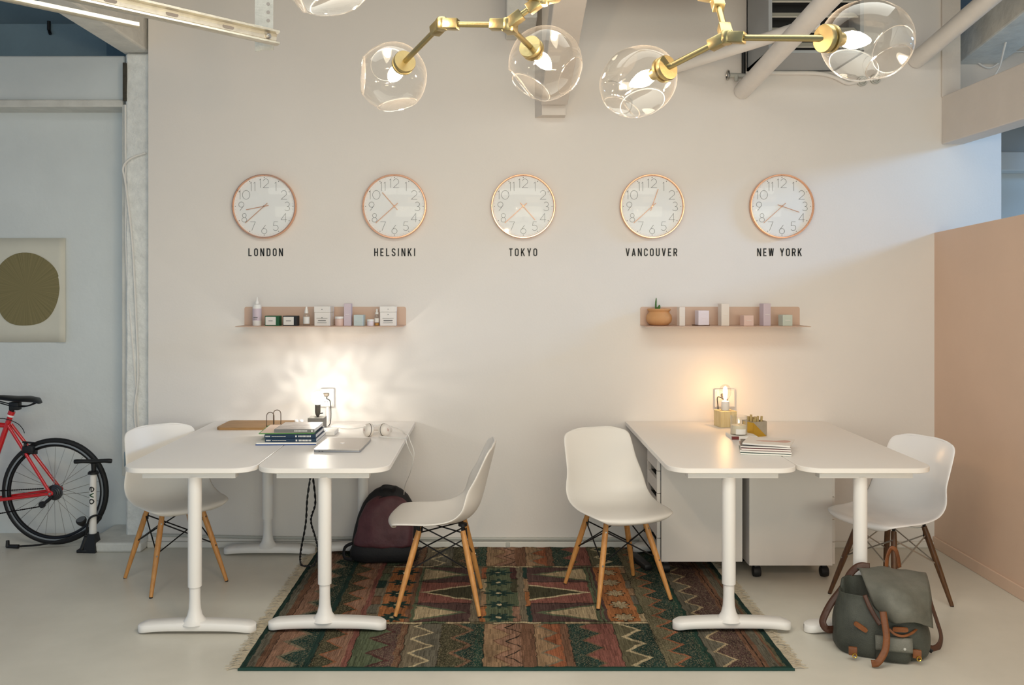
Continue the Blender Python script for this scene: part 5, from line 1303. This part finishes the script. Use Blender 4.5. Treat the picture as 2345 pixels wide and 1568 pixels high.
obj('canvas_body', G().loft(rg + inner, M=TR), M['canvas'], cb, sharp=3)
# flap: sheet through control rows from back edge over the top and down the front right
FL = [[(1962, 1302, 3.97), (2010, 1300, 3.97), (2060, 1303, 3.97), (2115, 1310, 3.97)],
      [(1968, 1302, 3.93), (2012, 1302, 3.92), (2064, 1305, 3.92), (2122, 1312, 3.93)],
      [(1978, 1330, 3.835), (2020, 1334, 3.775), (2072, 1338, 3.765), (2128, 1340, 3.815)],
      [(1990, 1362, 3.79), (2034, 1372, 3.71), (2082, 1376, 3.70), (2133, 1378, 3.76)],
      [(2004, 1392, 3.775), (2046, 1404, 3.69), (2090, 1408, 3.68), (2134, 1410, 3.74)],
      [(2028, 1412, 3.77), (2054, 1428, 3.70), (2094, 1426, 3.69), (2136, 1438, 3.75)]]
rows = [cat([at(*p) for p in r_], 5) for r_ in FL]
cols_ = [cat([r_[k] for r_ in rows], 5) for k in range(len(rows[0]))]
g = G().grid([[p + Vector((0, .010 * mnoise.noise(p * 16), .008 * mnoise.noise(p * 14 + Vector((4, 0, 0))))) for p in c_] for c_ in cols_])
fl = obj('flap', g, M['canvas_flap'], cb, sharp=3); solidify(fl, .004)


def strap(name, pts, w, m, th=.004, parent=cb, face=None):
    P = cat(pts, 8); rows_ = []
    for i, p in enumerate(P):
        t = (P[min(i + 1, len(P) - 1)] - P[max(i - 1, 0)]).normalized()
        f = Vector(face) if face is not None else (Vector((0, 0, H)) + Vector((0, 0, 0)) - p).normalized()
        s = t.cross(f).normalized() * w / 2; rows_.append([p - s, p - s * .33, p + s * .33, p + s])
    o = obj(name, G().grid(rows_), m, parent, sharp=3); solidify(o, th); return o


strap('front_strap', [at(2022, 1400, 3.700), at(2026, 1425, 3.685), at(2030, 1455, 3.672), at(2028, 1485, 3.665), at(2019, 1505, 3.660), at(2008, 1518, 3.660), at(1996, 1519, 3.670)], .027, M['leather'], face=(-.2, -1, .2))
strap('strap_tongue', [at(1980, 1362, 3.80), at(1992, 1390, 3.775), at(2008, 1418, 3.75), at(2016, 1430, 3.735)], .018, M['dark_leather'], face=(-.4, -1, .2))
strap('haul_handle', [at(2030, 1298, 3.965), at(2032, 1275, 3.965), at(2040, 1256, 3.965), at(2050, 1258, 3.965), at(2056, 1275, 3.965), at(2060, 1299, 3.965)], .018, M['leather'], face=(.3, -1, 0))
strap('shoulder_strap', [at(1992, 1297, 3.96), at(1968, 1296, 3.97), at(1948, 1312, 3.98), at(1930, 1345, 3.98), at(1905, 1378, 3.97), at(1890, 1405, 3.95), at(1884, 1425, 3.93), at(1894, 1440, 3.92), at(1915, 1440, 3.93)], .030, M['dark_leather'], face=(-.6, -.7, .3))
strap('shoulder_strap', [at(2115, 1312, 3.95), at(2132, 1380, 3.92), at(2145, 1420, 3.90), at(2155, 1455, 3.88), at(2150, 1478, 3.86), at(2135, 1486, 3.84), at(2110, 1474, 3.83)], .030, M['dark_leather'], face=(.7, -.7, .3))
obj('strap_end', G().tube(cat([at(2112, 1470, 3.82), at(2122, 1483, 3.80), at(2135, 1492, 3.79)], 4), .011, 6, flat=.4), M['black'], cb)
strap('drawcord', [at(2036, 1440, 3.70), at(2050, 1452, 3.695), at(2070, 1456, 3.695), at(2090, 1448, 3.71), at(2103, 1435, 3.74)], .010, M['leather'])
def patch(name, c, w, h, d, m, tilt=0.):
    x_ = Vector((.95, -.3, 0)); up = Vector((0, -.15, 1)); 
    P = [(w / 2 * math.cos(a) * min(1, 1), h / 2 * math.sin(a)) for a in [k * math.pi / 10 for k in range(20)]]
    P = [(math.copysign(abs(u / (w / 2)) ** .5 * w / 2, u), math.copysign(abs(v / (h / 2)) ** .6 * h / 2, v)) for u, v in P]
    ct, st = math.cos(tilt), math.sin(tilt); n = x_.cross(up).normalized()
    o = obj(name, G().prism(P, lambda u, v, q: c + x_ * (u * ct - v * st) + up * (u * st + v * ct) + n * q, -.003, .004), m, cb); return o
patch('leather_patch', at(1971, 1435, 3.755), .062, .020, 0, M['leather'], R(-32))
patch('leather_patch', at(2062, 1441, 3.70), .060, .020, 0, M['leather'], R(4))
# front pocket with its flap
pk = [(.045, .062, .022), (.055, .068, .030), (.10, .068, .030), (.125, .064, .02)]
TP = TR @ Matrix.Translation((.035, -.118, -.01))
obj('front_pocket', G().loft([ring(0, 0, w_, d_, z_, n=32, p=3.4) for z_, w_, d_ in ((.015, .060, .02), (.025, .068, .030), (.09, .068, .032), (.115, .064, .022))], M=TP), M['canvas'], cb, sharp=3)
rows = [[(u * .071, -.024 - .014 * math.sin(min(1, t * 1.5) * 1.57) - .002 * math.cos(u * 3), .122 - .055 * t) for u in [-1 + .25 * i for i in range(9)]] for t in [i / 6 for i in range(7)]]
pf = obj('pocket_flap', G().grid(rows, M=TP), M['canvas_flap'], cb, sharp=3); solidify(pf, .004)
for s in (-1, 1): obj('snap', G().lathe([(.006, 0), (.005, .003)], 10, TP @ axis_matrix((s * .04, -.040, .082), (0, -1, 0))), M['conduit'], cb)
for px, py, dd in ((1953, 1490, 3.735), (2100, 1497, 3.69)):
    c = at(px, py, dd)
    t = obj('strap_tab', G().box(-.017, .017, -.007, .006, -.018, .018, .004, M=Matrix.Translation(c) @ Matrix.Rotation(R(-18), 4, 'Z')), M['leather'], cb)
    obj('brass_ring', G().tube([c + Vector((.004 + .009 * math.cos(k * math.pi / 6), -.010, -.016 + .009 * math.sin(k * math.pi / 6))) for k in range(12)], .002, 6, closed=True), M['gold'], t)

# power strip block on the rug beside the drawer unit
c = at(1470, 1275, 5.05)
solo('power_strip', G().box(-.022, .022, -.12, .12, 0, .030, .006, M=Matrix.Translation((.806, 5.0, RZ)) @ Matrix.Rotation(R(12), 4, 'Z')), M['black'], 'black power strip on the rug against the drawer unit', 'power strip')
